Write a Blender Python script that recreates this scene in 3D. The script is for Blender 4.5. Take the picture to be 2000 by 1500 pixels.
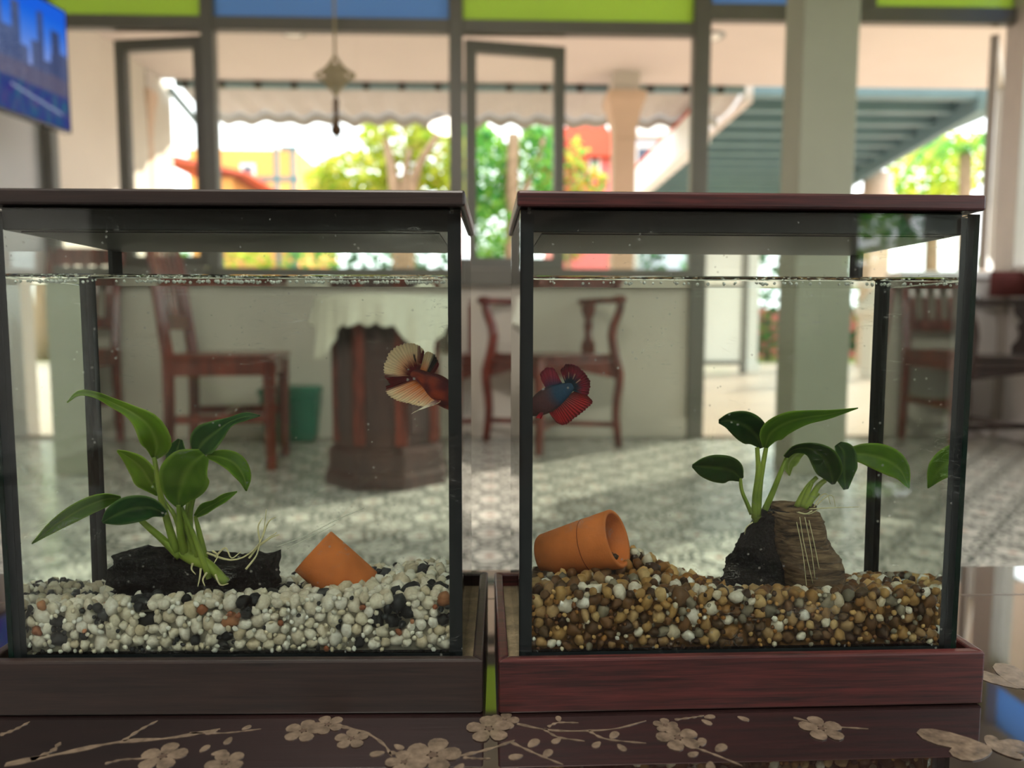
import bpy, bmesh, math, random
import numpy as np
from mathutils import Vector, Matrix, Euler, noise

for o in list(bpy.data.objects):
    bpy.data.objects.remove(o)
SC = bpy.context.scene
COL = SC.collection
R = math.radians

# ------------------------------------------------------------------ camera
CZ = 0.60                      # camera height above the floor
CAM_H = 0.1556                 # camera height above the table top
TZ = CZ - CAM_H                # table top
FPX = 1366.0
YAW, PITCH, ROLL = 0.0269, 0.0826, 0.0022
_f = Vector((math.sin(YAW) * math.cos(PITCH), math.cos(YAW) * math.cos(PITCH), -math.sin(PITCH)))
_r0 = Vector((math.cos(YAW), -math.sin(YAW), 0.0))
_u0 = _r0.cross(_f)
_r = _r0 * math.cos(ROLL) + _u0 * math.sin(ROLL)
_u = _u0 * math.cos(ROLL) - _r0 * math.sin(ROLL)
CP = Vector((0, 0, CZ))
cd = bpy.data.cameras.new('camera')
cam = bpy.data.objects.new('camera', cd)
COL.objects.link(cam)
m = Matrix.Identity(4)
for i in range(3):
    m[i][0], m[i][1], m[i][2], m[i][3] = _r[i], _u[i], -_f[i], CP[i]
cam.matrix_world = m
cd.sensor_width = 36.0
cd.lens = FPX / 2000 * 36
cd.clip_start = 0.01
cd.clip_end = 300
cd.dof.use_dof = True
cd.dof.focus_distance = 0.305
cd.dof.aperture_fstop = 7.0
SC.camera = cam

# ------------------------------------------------------------------ world, sun, exposure
w = bpy.data.worlds.new('world')
SC.world = w
w.use_nodes = True
bg = w.node_tree.nodes['Background']
bg.inputs[0].default_value = (0.93, 0.98, 1.0, 1)
bg.inputs[1].default_value = 2.6
sd = bpy.data.lights.new('sun', 'SUN')
sd.energy = 5.0
sd.color = (1.0, 0.90, 0.76)
sd.angle = R(0.6)
sun = bpy.data.objects.new('sun', sd)
COL.objects.link(sun)
_sd = Vector((-0.80, -0.606, -0.36))
sun.rotation_euler = _sd.to_track_quat('-Z', 'Y').to_euler()
VS = SC.view_settings
VS.view_transform = 'Standard'
VS.look = 'None'
VS.exposure = 0.7
VS.gamma = 1.0
VS.use_curve_mapping = False
cy = SC.cycles
cy.max_bounces = 10
cy.diffuse_bounces = 3
cy.glossy_bounces = 4
cy.transmission_bounces = 9
cy.transparent_max_bounces = 24
cy.sample_clamp_indirect = 10.0
cy.use_adaptive_sampling = True
cy.adaptive_threshold = 0.04
cy.use_denoising = True
cy.caustics_reflective = False
cy.caustics_refractive = True


def ray(px, py):
    return (_f + _r * ((px - 1000) / FPX) + _u * ((750 - py) / FPX))


def at(px, py, Y):
    """a point of the photograph at the depth Y in front of the camera"""
    d = ray(px, py)
    return CP + d * (Y / d.y)


def on_plane(px, py, z):
    d = ray(px, py)
    return CP + d * ((z - CZ) / d.z)


def lin(c):
    return tuple((x / 12.92 if x <= 0.04045 else ((x + 0.055) / 1.055) ** 2.4) for x in c)


def rgb(r, g, b):
    return lin((r / 255, g / 255, b / 255)) + (1,)


# ------------------------------------------------------------------ materials
MATS = {}


class NT:
    def __init__(s, name):
        s.m = bpy.data.materials.new(name)
        s.m.use_nodes = True
        s.t = s.m.node_tree
        s.t.nodes.clear()
        s.out = s.t.nodes.new('ShaderNodeOutputMaterial')
        MATS[name] = s.m

    def n(s, typ, props=None, **inp):
        k = s.t.nodes.new('ShaderNode' + typ)
        for a, b in (props or {}).items():
            setattr(k, a, b)
        for a, b in inp.items():
            a = a.replace('_', ' ')
            key = int(a[1:]) if a[0] == 'i' and a[1:].isdigit() else a
            s.set(k.inputs[key], b)
        return k

    def set(s, sock, v):
        if isinstance(v, bpy.types.NodeSocket):
            s.t.links.new(v, sock)
        elif isinstance(v, bpy.types.Node):
            s.t.links.new(v.outputs[0], sock)
        else:
            sock.default_value = v

    def math(s, op, a, b=None, c=None, clamp=False):
        k = s.t.nodes.new('ShaderNodeMath')
        k.operation = op
        k.use_clamp = clamp
        s.set(k.inputs[0], a)
        if b is not None:
            s.set(k.inputs[1], b)
        if c is not None:
            s.set(k.inputs[2], c)
        return k.outputs[0]

    def ramp(s, fac, stops, interp='LINEAR'):
        k = s.t.nodes.new('ShaderNodeValToRGB')
        k.color_ramp.interpolation = interp
        e = k.color_ramp.elements
        while len(e) < len(stops):
            e.new(0.5)
        for i, (p, c) in enumerate(stops):
            e[i].position = p
            e[i].color = c
        s.set(k.inputs[0], fac)
        return k.outputs[0]

    def mix(s, fac, a, b, blend='MIX'):
        k = s.t.nodes.new('ShaderNodeMix')
        k.data_type = 'RGBA'
        k.blend_type = blend
        s.set(k.inputs[0], fac)
        s.set(k.inputs[6], a)
        s.set(k.inputs[7], b)
        return k.outputs[2]

    def surf(s, sh):
        s.set(s.out.inputs[0], sh if isinstance(sh, bpy.types.NodeSocket) else sh.outputs[0])
        return s.m

    def obj_co(s):
        return s.n('TexCoord').outputs['Object']

    def mapped(s, scale, rot=(0, 0, 0), co=None):
        return s.n('Mapping', None, Vector=co or s.obj_co(), Scale=scale, Rotation=rot).outputs[0]


def plain(name, col, rough=0.6, spec=0.4, metal=0.0, var=0.12, scale=8.0, bump=0.0, coat=0.0, bscale=None):
    s = NT(name)
    nz = s.n('TexNoise', None, Vector=s.obj_co(), Scale=scale, Detail=4.0, Roughness=0.6)
    c2 = tuple(x * (1 - var) for x in col[:3]) + (1,)
    c3 = tuple(min(1, x * (1 + var)) for x in col[:3]) + (1,)
    c = s.ramp(nz.outputs[0], [(0.3, c2), (0.7, c3)])
    p = s.n('BsdfPrincipled', None, Base_Color=c, Roughness=rough, Metallic=metal, Specular_IOR_Level=spec, Coat_Weight=coat, Coat_Roughness=0.05)
    if bump:
        nb = s.n('TexNoise', None, Vector=s.obj_co(), Scale=bscale or scale * 6, Detail=5.0)
        b = s.n('Bump', None, Height=nb.outputs[0], Strength=bump, Distance=0.002)
        s.set(p.inputs['Normal'], b.outputs[0])
    return s.surf(p)


def wood(name, dark, light, scale=(6, 60, 60), rough=0.4, coat=0.2, bump=0.15):
    s = NT(name)
    co = s.mapped(scale)
    nz = s.n('TexNoise', None, Vector=co, Scale=1.0, Detail=6.0, Roughness=0.65, Distortion=0.6)
    nz2 = s.n('TexNoise', None, Vector=s.mapped(tuple(x * 4 for x in scale)), Scale=1.0, Detail=3.0)
    f = s.math('ADD', s.math('MULTIPLY', nz.outputs[0], 0.7), s.math('MULTIPLY', nz2.outputs[0], 0.3))
    c = s.ramp(f, [(0.36, dark), (0.5, tuple(0.5 * (a + b) for a, b in zip(dark, light))), (0.64, light)])
    b = s.n('Bump', None, Height=f, Strength=bump, Distance=0.0006)
    p = s.n('BsdfPrincipled', None, Base_Color=c, Roughness=rough, Coat_Weight=coat, Coat_Roughness=0.15, Normal=b.outputs[0])
    return s.surf(p)


def schlick(s, f0=0.04, k=1.0):
    lw = s.n('LayerWeight', None, Blend=0.5)
    f5 = s.math('POWER', lw.outputs['Facing'], 5.0)
    return s.math('MULTIPLY', s.math('ADD', s.math('MULTIPLY', f5, 1 - f0), f0), k)


def pane_mat(name, tint, dirt=0.0, dirtcol=(0.75, 0.8, 0.74, 1), specks=False):
    s = NT(name)
    t = s.n('BsdfTransparent', None, Color=tint)
    g = s.n('BsdfGlossy', None, Color=(1, 1, 1, 1), Roughness=0.0)
    base = t.outputs[0]
    if dirt:
        fac = s.math('MULTIPLY', s.ramp(s.n('TexNoise', None, Vector=s.obj_co(), Scale=14.0, Detail=5.0).outputs[0],
                     [(0.3, (0.6, 0.6, 0.6, 1)), (0.75, (1.3, 1.3, 1.3, 1))]), dirt)
        if specks:
            vo = s.n('TexVoronoi', None, Vector=s.obj_co(), Scale=210.0)
            rnd = s.n('TexNoise', None, Vector=s.obj_co(), Scale=60.0, Detail=2.0)
            sp = s.math('MULTIPLY', s.math('LESS_THAN', vo.outputs['Distance'], 0.11), s.math('GREATER_THAN', rnd.outputs[0], 0.57))
            fac = s.math('ADD', fac, s.math('MULTIPLY', sp, 0.30))
            # limescale scratches
            wv = s.n('TexNoise', None, Vector=s.mapped((30, 1, 130), (0, 0.5, 0)), Scale=1.6, Detail=3.0, Distortion=1.2)
            ln = s.math('LESS_THAN', s.math('ABSOLUTE', s.math('SUBTRACT', wv.outputs[0], 0.5)), 0.004)
            msk = s.math('GREATER_THAN', s.n('TexNoise', None, Vector=s.obj_co(), Scale=35.0).outputs[0], 0.60)
            fac = s.math('ADD', fac, s.math('MULTIPLY', s.math('MULTIPLY', ln, msk), 0.22))
        d = s.n('BsdfDiffuse', None, Color=dirtcol)
        tl = s.n('BsdfTranslucent', None, Color=dirtcol)
        dm = s.n('MixShader', None, i0=0.55, i1=d.outputs[0], i2=tl.outputs[0])
        mx = s.n('MixShader', None, i0=fac, i1=t.outputs[0], i2=dm.outputs[0])
        base = mx.outputs[0]
    mm = s.n('MixShader', None, i0=schlick(s), i1=base, i2=g.outputs[0])
    return s.surf(mm)


def stained(name, col, tcol):
    s = NT(name)
    tl = s.n('BsdfTranslucent', None, Color=col)
    tr = s.n('BsdfTransparent', None, Color=tcol)
    d = s.n('BsdfDiffuse', None, Color=col)
    a = s.n('MixShader', None, i0=0.25, i1=tl.outputs[0], i2=tr.outputs[0])
    b = s.n('MixShader', None, i0=0.18, i1=a.outputs[0], i2=d.outputs[0])
    g = s.n('BsdfGlossy', None, Roughness=0.05)
    return s.surf(s.n('MixShader', None, i0=schlick(s), i1=b.outputs[0], i2=g.outputs[0]))


def leafy(name, trans=0.45, gain=1.0, rough=0.4, spec=0.3):
    """thin leaf / fin tissue: colour attribute, partly see-through to light"""
    s = NT(name)
    a = s.n('Attribute', {'attribute_name': 'Col'})
    c = s.mix(1.0, a.outputs['Color'], (gain, gain, gain, 1), 'MULTIPLY')
    p = s.n('BsdfPrincipled', None, Base_Color=c, Roughness=rough, Specular_IOR_Level=spec)
    t = s.n('BsdfTranslucent', None, Color=c)
    return s.surf(s.n('MixShader', None, i0=trans, i1=p.outputs[0], i2=t.outputs[0]))


def attr_mat(name, rough=0.5, spec=0.4, emit=0.0, bump=0.0):
    s = NT(name)
    a = s.n('Attribute', {'attribute_name': 'Col'})
    if emit:
        e = s.n('Emission', None, Color=a.outputs['Color'], Strength=emit)
        g = s.n('BsdfGlossy', None, Roughness=0.15)
        return s.surf(s.n('MixShader', None, i0=schlick(s, 0.03), i1=e.outputs[0], i2=g.outputs[0]))
    p = s.n('BsdfPrincipled', None, Base_Color=a.outputs['Color'], Roughness=rough, Specular_IOR_Level=spec)
    if bump:
        nb = s.n('TexNoise', None, Vector=s.obj_co(), Scale=900.0, Detail=3.0)
        s.set(p.inputs['Normal'], s.n('Bump', None, Height=nb.outputs[0], Strength=bump, Distance=0.0004).outputs[0])
    return s.surf(p)


def pebble_mat(name, stops):
    s = NT(name)
    oi = s.n('ObjectInfo')
    c = s.ramp(oi.outputs['Random'], stops, 'LINEAR')
    nz = s.n('TexNoise', None, Vector=s.obj_co(), Scale=1.6, Detail=4.0, Roughness=0.7)
    v = s.ramp(nz.outputs[0], [(0.3, (0.72, 0.68, 0.62, 1)), (0.65, (1, 1, 1, 1))])
    c = s.mix(1.0, c, v, 'MULTIPLY')
    p = s.n('BsdfPrincipled', None, Base_Color=c, Roughness=0.45, Specular_IOR_Level=0.35)
    return s.surf(p)


plain('wall_paint', rgb(222, 212, 198), 0.7, 0.3, var=0.04, scale=2)
plain('wall_white', rgb(232, 226, 224), 0.5, 0.4, var=0.03, scale=2)
plain('ceiling_paint', rgb(235, 230, 220), 0.8, 0.2, var=0.03, scale=2)
plain('frame_grey', rgb(116, 112, 104), 0.4, 0.5, var=0.06, scale=5)
plain('frame_light', rgb(190, 180, 172), 0.4, 0.5, var=0.05, scale=5)  # paler copy of the grey frame paint; light on right-hand frames is in the colour
plain('column_paint', rgb(168, 168, 150), 0.6, 0.3, var=0.04, scale=4)
plain('soffit_peach', rgb(212, 203, 197), 0.8, 0.2, var=0.04, scale=1)
plain('ext_cream', rgb(214, 206, 194), 0.8, 0.2, var=0.05, scale=1.2)
plain('ext_column', rgb(214, 186, 164), 0.7, 0.2, var=0.05, scale=3)
plain('terrace_tile', rgb(216, 192, 176), 0.35, 0.4, var=0.12, scale=2.5)
plain('garden_soil', rgb(120, 130, 70), 0.9, 0.1, var=0.3, scale=1.5)
plain('steel_bluegrey', rgb(112, 138, 146), 0.45, 0.4, var=0.08, scale=3)
plain('canvas', rgb(192, 188, 184), 0.9, 0.1, var=0.06, scale=6)
plain('orange_wall', rgb(236, 168, 92), 0.8, 0.2, var=0.1, scale=.6)
plain('red_roof', rgb(208, 92, 70), 0.7, 0.2, var=0.15, scale=.8)
plain('pink_wall', rgb(226, 120, 118), 0.8, 0.2, var=0.1, scale=.6)
plain('bluewhite_wall', rgb(205, 218, 235), 0.8, 0.2, var=0.05, scale=.6)
plain('white_ext', rgb(240, 240, 236), 0.7, 0.2, var=0.04, scale=1)
plain('teal_paint', rgb(84, 120, 128), 0.6, 0.3, scale=2)
plain('dark_window', rgb(60, 70, 90), 0.2, 0.6, scale=2)
plain('bark', rgb(150, 124, 100), 0.9, 0.1, var=0.3, scale=9, bump=0.5)
plain('silicone', (0.012, 0.016, 0.018, 1), 0.35, 0.5, var=0.2, scale=40)
plain('glass_edge', (0.010, 0.035, 0.026, 1), 0.15, 0.6, var=0.3, scale=60)
plain('glass_edge_pale', (0.30, 0.42, 0.36, 1), 0.15, 0.7, var=0.2, scale=60)
plain('hood_black', (0.022, 0.025, 0.024, 1), 0.28, 0.5, var=0.15, scale=60)
plain('tray_felt', rgb(120, 108, 84), 0.6, 0.4, var=0.4, scale=120, bump=0.4)
plain('terracotta', rgb(214, 122, 62), 0.75, 0.25, var=0.14, scale=90, bump=0.12, bscale=900)
plain('terracotta_dark', rgb(120, 58, 28), 0.8, 0.2, var=0.2, scale=120)
plain('lava', (0.014, 0.014, 0.016, 1), 0.8, 0.25, var=0.5, scale=160, bump=0.8, bscale=700)
plain('root_white', rgb(222, 214, 168), 0.5, 0.3, scale=200)
plain('thread', rgb(225, 228, 215), 0.5, 0.3, scale=200)
plain('lace', rgb(232, 228, 210), 0.9, 0.1, var=0.08, scale=60)
plain('tv_black', (0.02, 0.02, 0.022, 1), 0.25, 0.5)
plain('green_plastic', rgb(40, 120, 96), 0.5, 0.4)
plain('cushion_red', rgb(92, 50, 48), 0.9, 0.1, var=0.15, scale=30)
plain('rug_brown', rgb(62, 46, 38), 0.95, 0.05, var=0.3, scale=20)
plain('cord_beige', rgb(176, 160, 128), 0.9, 0.1, scale=60)
plain('tassel_brown', rgb(92, 70, 52), 0.9, 0.1, var=0.2, scale=60)
plain('lamp_metal', rgb(150, 150, 150), 0.4, 0.5, 0.6)
plain('pearl', rgb(108, 94, 80), 0.22, 0.5, var=0.45, scale=260, coat=0.3)
plain('pearl_line', rgb(84, 70, 60), 0.3, 0.5)
wood('dark_panelling', rgb(24, 18, 16), rgb(48, 36, 30), (3, 3, .4), 0.6, 0.0)
wood('chair_wood', rgb(70, 26, 20), rgb(142, 62, 46), (18, 18, 3), 0.35, 0.4)
wood('chair_dark', rgb(28, 20, 18), rgb(66, 46, 40), (18, 18, 3), 0.35, 0.4)
wood('table_wood', rgb(40, 28, 30), rgb(84, 58, 54), (20, 20, 3), 0.35, 0.4)
wood('lid_brown', rgb(15, 8, 7), rgb(43, 28, 24), (14, 420, 420), 0.5, 0.1)  # darker than the right tank's wood, partly to paint its dimmer light
wood('lid_red', rgb(20, 7, 9), rgb(82, 34, 33), (14, 380, 380), 0.45, 0.15)
pane_mat('window_pane', (0.97, 0.98, 0.97, 1))
pane_mat('tank_pane', (0.965, 0.988, 0.970, 1), 0.006, specks=True)
stained('glass_green', (0.62, 0.82, 0.26, 1), (0.6, 0.85, 0.25, 1))
stained('glass_blue', (0.30, 0.52, 0.86, 1), (0.35, 0.55, 0.9, 1))
leafy('anubias_leaf', 0.55, 1.25)
leafy('garden_leaf', 0.5, rough=0.6, spec=0.1)
leafy('fin', 0.55, 1.3)
attr_mat('fish_skin', 0.5, 0.22, bump=0.5)
attr_mat('gravel_rest', 0.5, 0.35)
attr_mat('tv_picture', emit=0.66)
W_ = lambda v: (v, v, v, 1)
pebble_mat('pebble_white', [(0.0, rgb(236, 228, 206)), (0.35, rgb(250, 246, 234)), (0.6, rgb(222, 208, 180)), (1.0, rgb(255, 253, 246))])
pebble_mat('pebble_black', [(0.0, (0.012, 0.013, 0.016, 1)), (1.0, (0.04, 0.045, 0.052, 1))])
pebble_mat('pebble_rust', [(0.0, rgb(150, 84, 56)), (1.0, rgb(196, 140, 100))])
pebble_mat('pebble_tan', [(0.0, rgb(152, 108, 56)), (0.4, rgb(188, 150, 92)), (0.7, rgb(164, 130, 92)), (1.0, rgb(216, 186, 132))])
pebble_mat('pebble_brown', [(0.0, rgb(66, 46, 30)), (0.5, rgb(124, 86, 50)), (1.0, rgb(92, 74, 54))])
pebble_mat('pebble_grey', [(0.0, rgb(120, 114, 98)), (1.0, rgb(160, 150, 128))])

# water
s = NT('water')
s.surf(s.n('BsdfGlass', None, Color=(0.975, 0.992, 0.98, 1), Roughness=0.0, IOR=1.333))
s = NT('bubble')
s.surf(s.n('BsdfPrincipled', None, Base_Color=(0.8, 0.85, 0.8, 1), Roughness=0.05, Specular_IOR_Level=0.9, Metallic=0.25))
# anubias stems
s = NT('stem_green')
nz = s.n('TexNoise', None, Vector=s.obj_co(), Scale=60.0, Detail=3.0)
c = s.ramp(nz.outputs[0], [(0.3, rgb(120, 150, 40)), (0.7, rgb(176, 196, 84))])
p = s.n('BsdfPrincipled', None, Base_Color=c, Roughness=0.4)
t = s.n('BsdfTranslucent', None, Color=c)
s.surf(s.n('MixShader', None, i0=0.3, i1=p.outputs[0], i2=t.outputs[0]))
# driftwood with horizontal grain
s = NT('driftwood')
co = s.mapped((60, 60, 420))
nz = s.n('TexNoise', None, Vector=co, Scale=1.0, Detail=6.0, Roughness=0.7, Distortion=0.8)
c = s.ramp(nz.outputs[0], [(0.34, rgb(44, 34, 26)), (0.5, rgb(110, 88, 66)), (0.68, rgb(158, 132, 102))])
b = s.n('Bump', None, Height=nz.outputs[0], Strength=0.9, Distance=0.0012)
s.surf(s.n('BsdfPrincipled', None, Base_Color=c, Roughness=0.85, Specular_IOR_Level=0.2, Normal=b.outputs[0]))
# perforated underside of the hood
s = NT('hood_mesh')
vo = s.n('TexVoronoi', {'feature': 'F1'}, Vector=s.mapped((900, 900, 900)), Scale=1.0, Randomness=0.0)
c = s.ramp(vo.outputs['Distance'], [(0.28, (0.003, 0.003, 0.003, 1)), (0.36, (0.035, 0.035, 0.033, 1))])
s.surf(s.n('BsdfPrincipled', None, Base_Color=c, Roughness=0.4))
# lacquered table top
s = NT('lacquer')
nz = s.n('TexNoise', None, Vector=s.obj_co(), Scale=9.0, Detail=4.0)
c = s.ramp(nz.outputs[0], [(0.35, (0.010, 0.006, 0.006, 1)), (0.7, (0.026, 0.012, 0.012, 1))])
d = s.n('BsdfDiffuse', None, Color=c)
g = s.n('BsdfGlossy', None, Color=(1, 1, 1, 1), Roughness=0.015)
s.surf(s.n('MixShader', None, i0=schlick(s, 0.30), i1=d.outputs[0], i2=g.outputs[0]))


# encaustic floor tile: ornament drawn from the tile's own coordinates
def tile_mat(name, modulo):
    s = NT(name)
    co = s.obj_co()
    wob = s.n('TexNoise', None, Vector=co, Scale=34.0, Detail=2.0)
    wv = s.n('VectorMath', {'operation': 'MULTIPLY_ADD'}, i0=wob.outputs[1], i1=(.022, .022, 0), i2=co)
    sx = s.n('SeparateXYZ', None, Vector=wv.outputs[0])
    x, y = sx.outputs[0], sx.outputs[1]
    T = 0.2
    if modulo:
        x = s.math('SUBTRACT', s.math('PINGPONG', s.math('ADD', x, 20 * T), T), 0)
        y = s.math('SUBTRACT', s.math('PINGPONG', s.math('ADD', y, 20 * T), T), 0)
        x = s.math('SUBTRACT', x, T / 2)
        y = s.math('SUBTRACT', y, T / 2)
    ax = s.math('DIVIDE', s.math('ABSOLUTE', x), T / 2)
    ay = s.math('DIVIDE', s.math('ABSOLUTE', y), T / 2)

    def dist(cx, cy):
        dx = s.math('SUBTRACT', ax, cx)
        dy = s.math('SUBTRACT', ay, cy)
        return s.math('SQRT', s.math('ADD', s.math('MULTIPLY', dx, dx), s.math('MULTIPLY', dy, dy)))

    def band(v, c, wd):
        return s.math('LESS_THAN', s.math('ABSOLUTE', s.math('SUBTRACT', v, c)), wd)
    dc, d0 = dist(1, 1), dist(0, 0)
    de, df = dist(1, 0), dist(0, 1)
    dm = s.math('MINIMUM', de, df)
    ang = s.math('ARCTAN2', ay, ax)
    pet = s.math('ADD', s.math('MULTIPLY', s.math('COSINE', s.math('MULTIPLY', ang, 8.0)), 0.10), 0.32)
    ink = band(dc, 0.74, 0.06)
    for v in (band(dc, 0.46, 0.05), band(dm, 0.30, 0.05), s.math('LESS_THAN', s.math('ABSOLUTE', s.math('SUBTRACT', d0, pet)), 0.05),
              s.math('LESS_THAN', dm, 0.12), band(dc, 0.95, 0.03), band(dist(.55, .55), 0.16, .05), s.math('LESS_THAN', d0, 0.09)):
        ink = s.math('MAXIMUM', ink, v)
    nz = s.n('TexNoise', None, Vector=co, Scale=26.0, Detail=4.0)
    base = s.ramp(nz.outputs[0], [(0.3, rgb(222, 218, 208)), (0.7, rgb(246, 243, 234))])
    inkc = s.ramp(nz.outputs[0], [(0.3, rgb(84, 90, 86)), (0.7, rgb(122, 128, 122))])
    c = s.mix(ink, base, inkc)
    rust = s.math('LESS_THAN', dc, 0.13)
    c = s.mix(rust, c, rgb(172, 128, 108))
    p = s.n('BsdfPrincipled', None, Base_Color=c, Roughness=0.22, Specular_IOR_Level=0.55)
    return s.surf(p)


tile_mat('tile_glaze', False)
tile_mat('tile_field', True)


# ------------------------------------------------------------------ mesh helpers
class MB:
    def __init__(s):
        s.v, s.f, s.mi, s.c = [], [], [], []

    def add(s, vs, fs, mi=0, col=None):
        b = len(s.v)
        s.v.extend(Vector(p) for p in vs)
        for f in fs:
            s.f.append([b + i for i in f])
            s.mi.append(mi)
        if col is not None:
            if callable(col):
                s.c.extend(col(i) for i in range(len(vs)))
            else:
                s.c.extend([col] * len(vs))
        return s

    def box(s, a, b, mi=0, M=None, col=None):
        x0, y0, z0 = (min(p, q) for p, q in zip(a, b))
        x1, y1, z1 = (max(p, q) for p, q in zip(a, b))
        vs = [Vector(p) for p in ((x0, y0, z0), (x1, y0, z0), (x1, y1, z0), (x0, y1, z0), (x0, y0, z1), (x1, y0, z1), (x1, y1, z1), (x0, y1, z1))]
        if M is not None:
            vs = [M @ p for p in vs]
        return s.add(vs, [(0, 3, 2, 1), (4, 5, 6, 7), (0, 1, 5, 4), (1, 2, 6, 5), (2, 3, 7, 6), (3, 0, 4, 7)], mi, col)

    def bar(s, p, q, wd, th, mi=0, up=None):
        """a straight bar from p to q with a rectangular section"""
        p, q = Vector(p), Vector(q)
        d = (q - p).normalized()
        up = Vector(up) if up else (Vector((0, 0, 1)) if abs(d.z) < 0.9 else Vector((0, 1, 0)))
        sd = d.cross(up).normalized()
        n = sd.cross(d).normalized()
        vs = []
        for c in (p, q):
            for a, b in ((-1, -1), (1, -1), (1, 1), (-1, 1)):
                vs.append(c + sd * (a * wd / 2) + n * (b * th / 2))
        return s.add(vs, [(0, 1, 2, 3), (7, 6, 5, 4), (0, 4, 5, 1), (1, 5, 6, 2), (2, 6, 7, 3), (3, 7, 4, 0)], mi)

    def tube(s, pts, rad, n=8, mi=0, col=None, flat=1.0):
        pts = [Vector(p) for p in pts]
        if not hasattr(rad, '__len__'):
            rad = [rad] * len(pts)
        vs, fs = [], []
        prev = None
        for i, p in enumerate(pts):
            t = (pts[min(i + 1, len(pts) - 1)] - pts[max(i - 1, 0)]).normalized()
            if prev is None:
                a = Vector((0, 0, 1)) if abs(t.z) < 0.9 else Vector((1, 0, 0))
                u = t.cross(a).normalized()
            else:
                u = (prev - t * prev.dot(t)).normalized()
            prev = u
            v = t.cross(u)
            for k in range(n):
                a = 2 * math.pi * k / n
                vs.append(p + u * (math.cos(a) * rad[i]) + v * (math.sin(a) * rad[i] * flat))
        for i in range(len(pts) - 1):
            for k in range(n):
                fs.append((i * n + k, i * n + (k + 1) % n, (i + 1) * n + (k + 1) % n, (i + 1) * n + k))
        fs.append(tuple(range(n - 1, -1, -1)))
        fs.append(tuple((len(pts) - 1) * n + k for k in range(n)))
        return s.add(vs, fs, mi, col)

    def lathe(s, prof, n=24, M=None, mi=0, phase=0.0):
        """prof: (r, z) list, revolved round z, closed top and bottom when r > 0"""
        vs, fs = [], []
        for r, z in prof:
            for k in range(n):
                a = 2 * math.pi * k / n + phase
                p = Vector((r * math.cos(a), r * math.sin(a), z))
                vs.append(M @ p if M is not None else p)
        for i in range(len(prof) - 1):
            for k in range(n):
                fs.append((i * n + k, i * n + (k + 1) % n, (i + 1) * n + (k + 1) % n, (i + 1) * n + k))
        fs.append(tuple(range(n - 1, -1, -1)))
        fs.append(tuple((len(prof) - 1) * n + k for k in range(n)))
        return s.add(vs, fs, mi)

    def prism(s, poly, a, b, mi=0):
        """poly: list of points; extruded from +a to +b (vectors)"""
        a, b = Vector(a), Vector(b)
        n = len(poly)
        vs = [Vector(p) + a for p in poly] + [Vector(p) + b for p in poly]
        fs = [tuple(range(n - 1, -1, -1)), tuple(range(n, 2 * n))]
        fs += [(i, (i + 1) % n, n + (i + 1) % n, n + i) for i in range(n)]
        return s.add(vs, fs, mi)

    def grid(s, fn, nu, nv, mi=0, col=None):
        vs, cs = [], []
        for i in range(nu + 1):
            for j in range(nv + 1):
                vs.append(fn(i / nu, j / nv))
                if col:
                    cs.append(col(i / nu, j / nv))
        fs = [(i * (nv + 1) + j, (i + 1) * (nv + 1) + j, (i + 1) * (nv + 1) + j + 1, i * (nv + 1) + j + 1) for i in range(nu) for j in range(nv)]
        return s.add(vs, fs, mi, (lambda k: cs[k]) if col else None)

    def mesh(s, name, mats, inv=None, smooth=False):
        me = bpy.data.meshes.new(name)
        vs = [tuple(inv @ p) if inv is not None else tuple(p) for p in s.v]
        me.from_pydata(vs, [], s.f)
        for mname in (mats if isinstance(mats, (list, tuple)) else [mats]):
            me.materials.append(MATS[mname])
        me.polygons.foreach_set('material_index', s.mi)
        if smooth:
            me.polygons.foreach_set('use_smooth', [True] * len(s.f))
        if s.c:
            at_ = me.color_attributes.new('Col', 'FLOAT_COLOR', 'POINT')
            at_.data.foreach_set('color', [x for c in s.c for x in c])
        bm = bmesh.new()
        bm.from_mesh(me)
        bmesh.ops.recalc_face_normals(bm, faces=bm.faces)
        bm.to_mesh(me)
        bm.free()
        me.update()
        return me

    def build(s, name, mats, parent=None, smooth=False, local=False, bevel=0.0, solid=0.0):
        inv = None
        if parent is not None and not local:
            inv = root_matrix(parent).inverted()
        o = bpy.data.objects.new(name, s.mesh(name, mats, inv, smooth))
        COL.objects.link(o)
        if parent is not None:
            o.parent = parent
        if bevel:
            b = o.modifiers.new('bevel', 'BEVEL')
            b.width = bevel
            b.segments = 2
            b.limit_method = 'ANGLE'
        if solid:
            b = o.modifiers.new('solid', 'SOLIDIFY')
            b.thickness = solid
            b.offset = 0
        return o


ROOTM = {}


def root_matrix(o):
    while o.parent is not None:
        o = o.parent
    return ROOTM.get(o.name, Matrix.Identity(4))


def thing(name, label, cat, loc=(0, 0, 0), rotz=0.0, group=None):
    o = bpy.data.objects.new(name, None)
    o.empty_display_size = 0.02
    COL.objects.link(o)
    o.location = loc
    o.rotation_euler = (0, 0, rotz)
    ROOTM[o.name] = Matrix.Translation(Vector(loc)) @ Matrix.Rotation(rotz, 4, 'Z')
    return tag(o, label, cat, group)


def tag(o, label, cat, group=None):
    o['label'] = label
    o['category'] = cat
    if group:
        o['group'] = group
    return o


def struct(o):
    o['kind'] = 'structure'
    return o


def stuff(o, label=None, cat=None):
    o['kind'] = 'stuff'
    if label:
        tag(o, label, cat)
    return o


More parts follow.
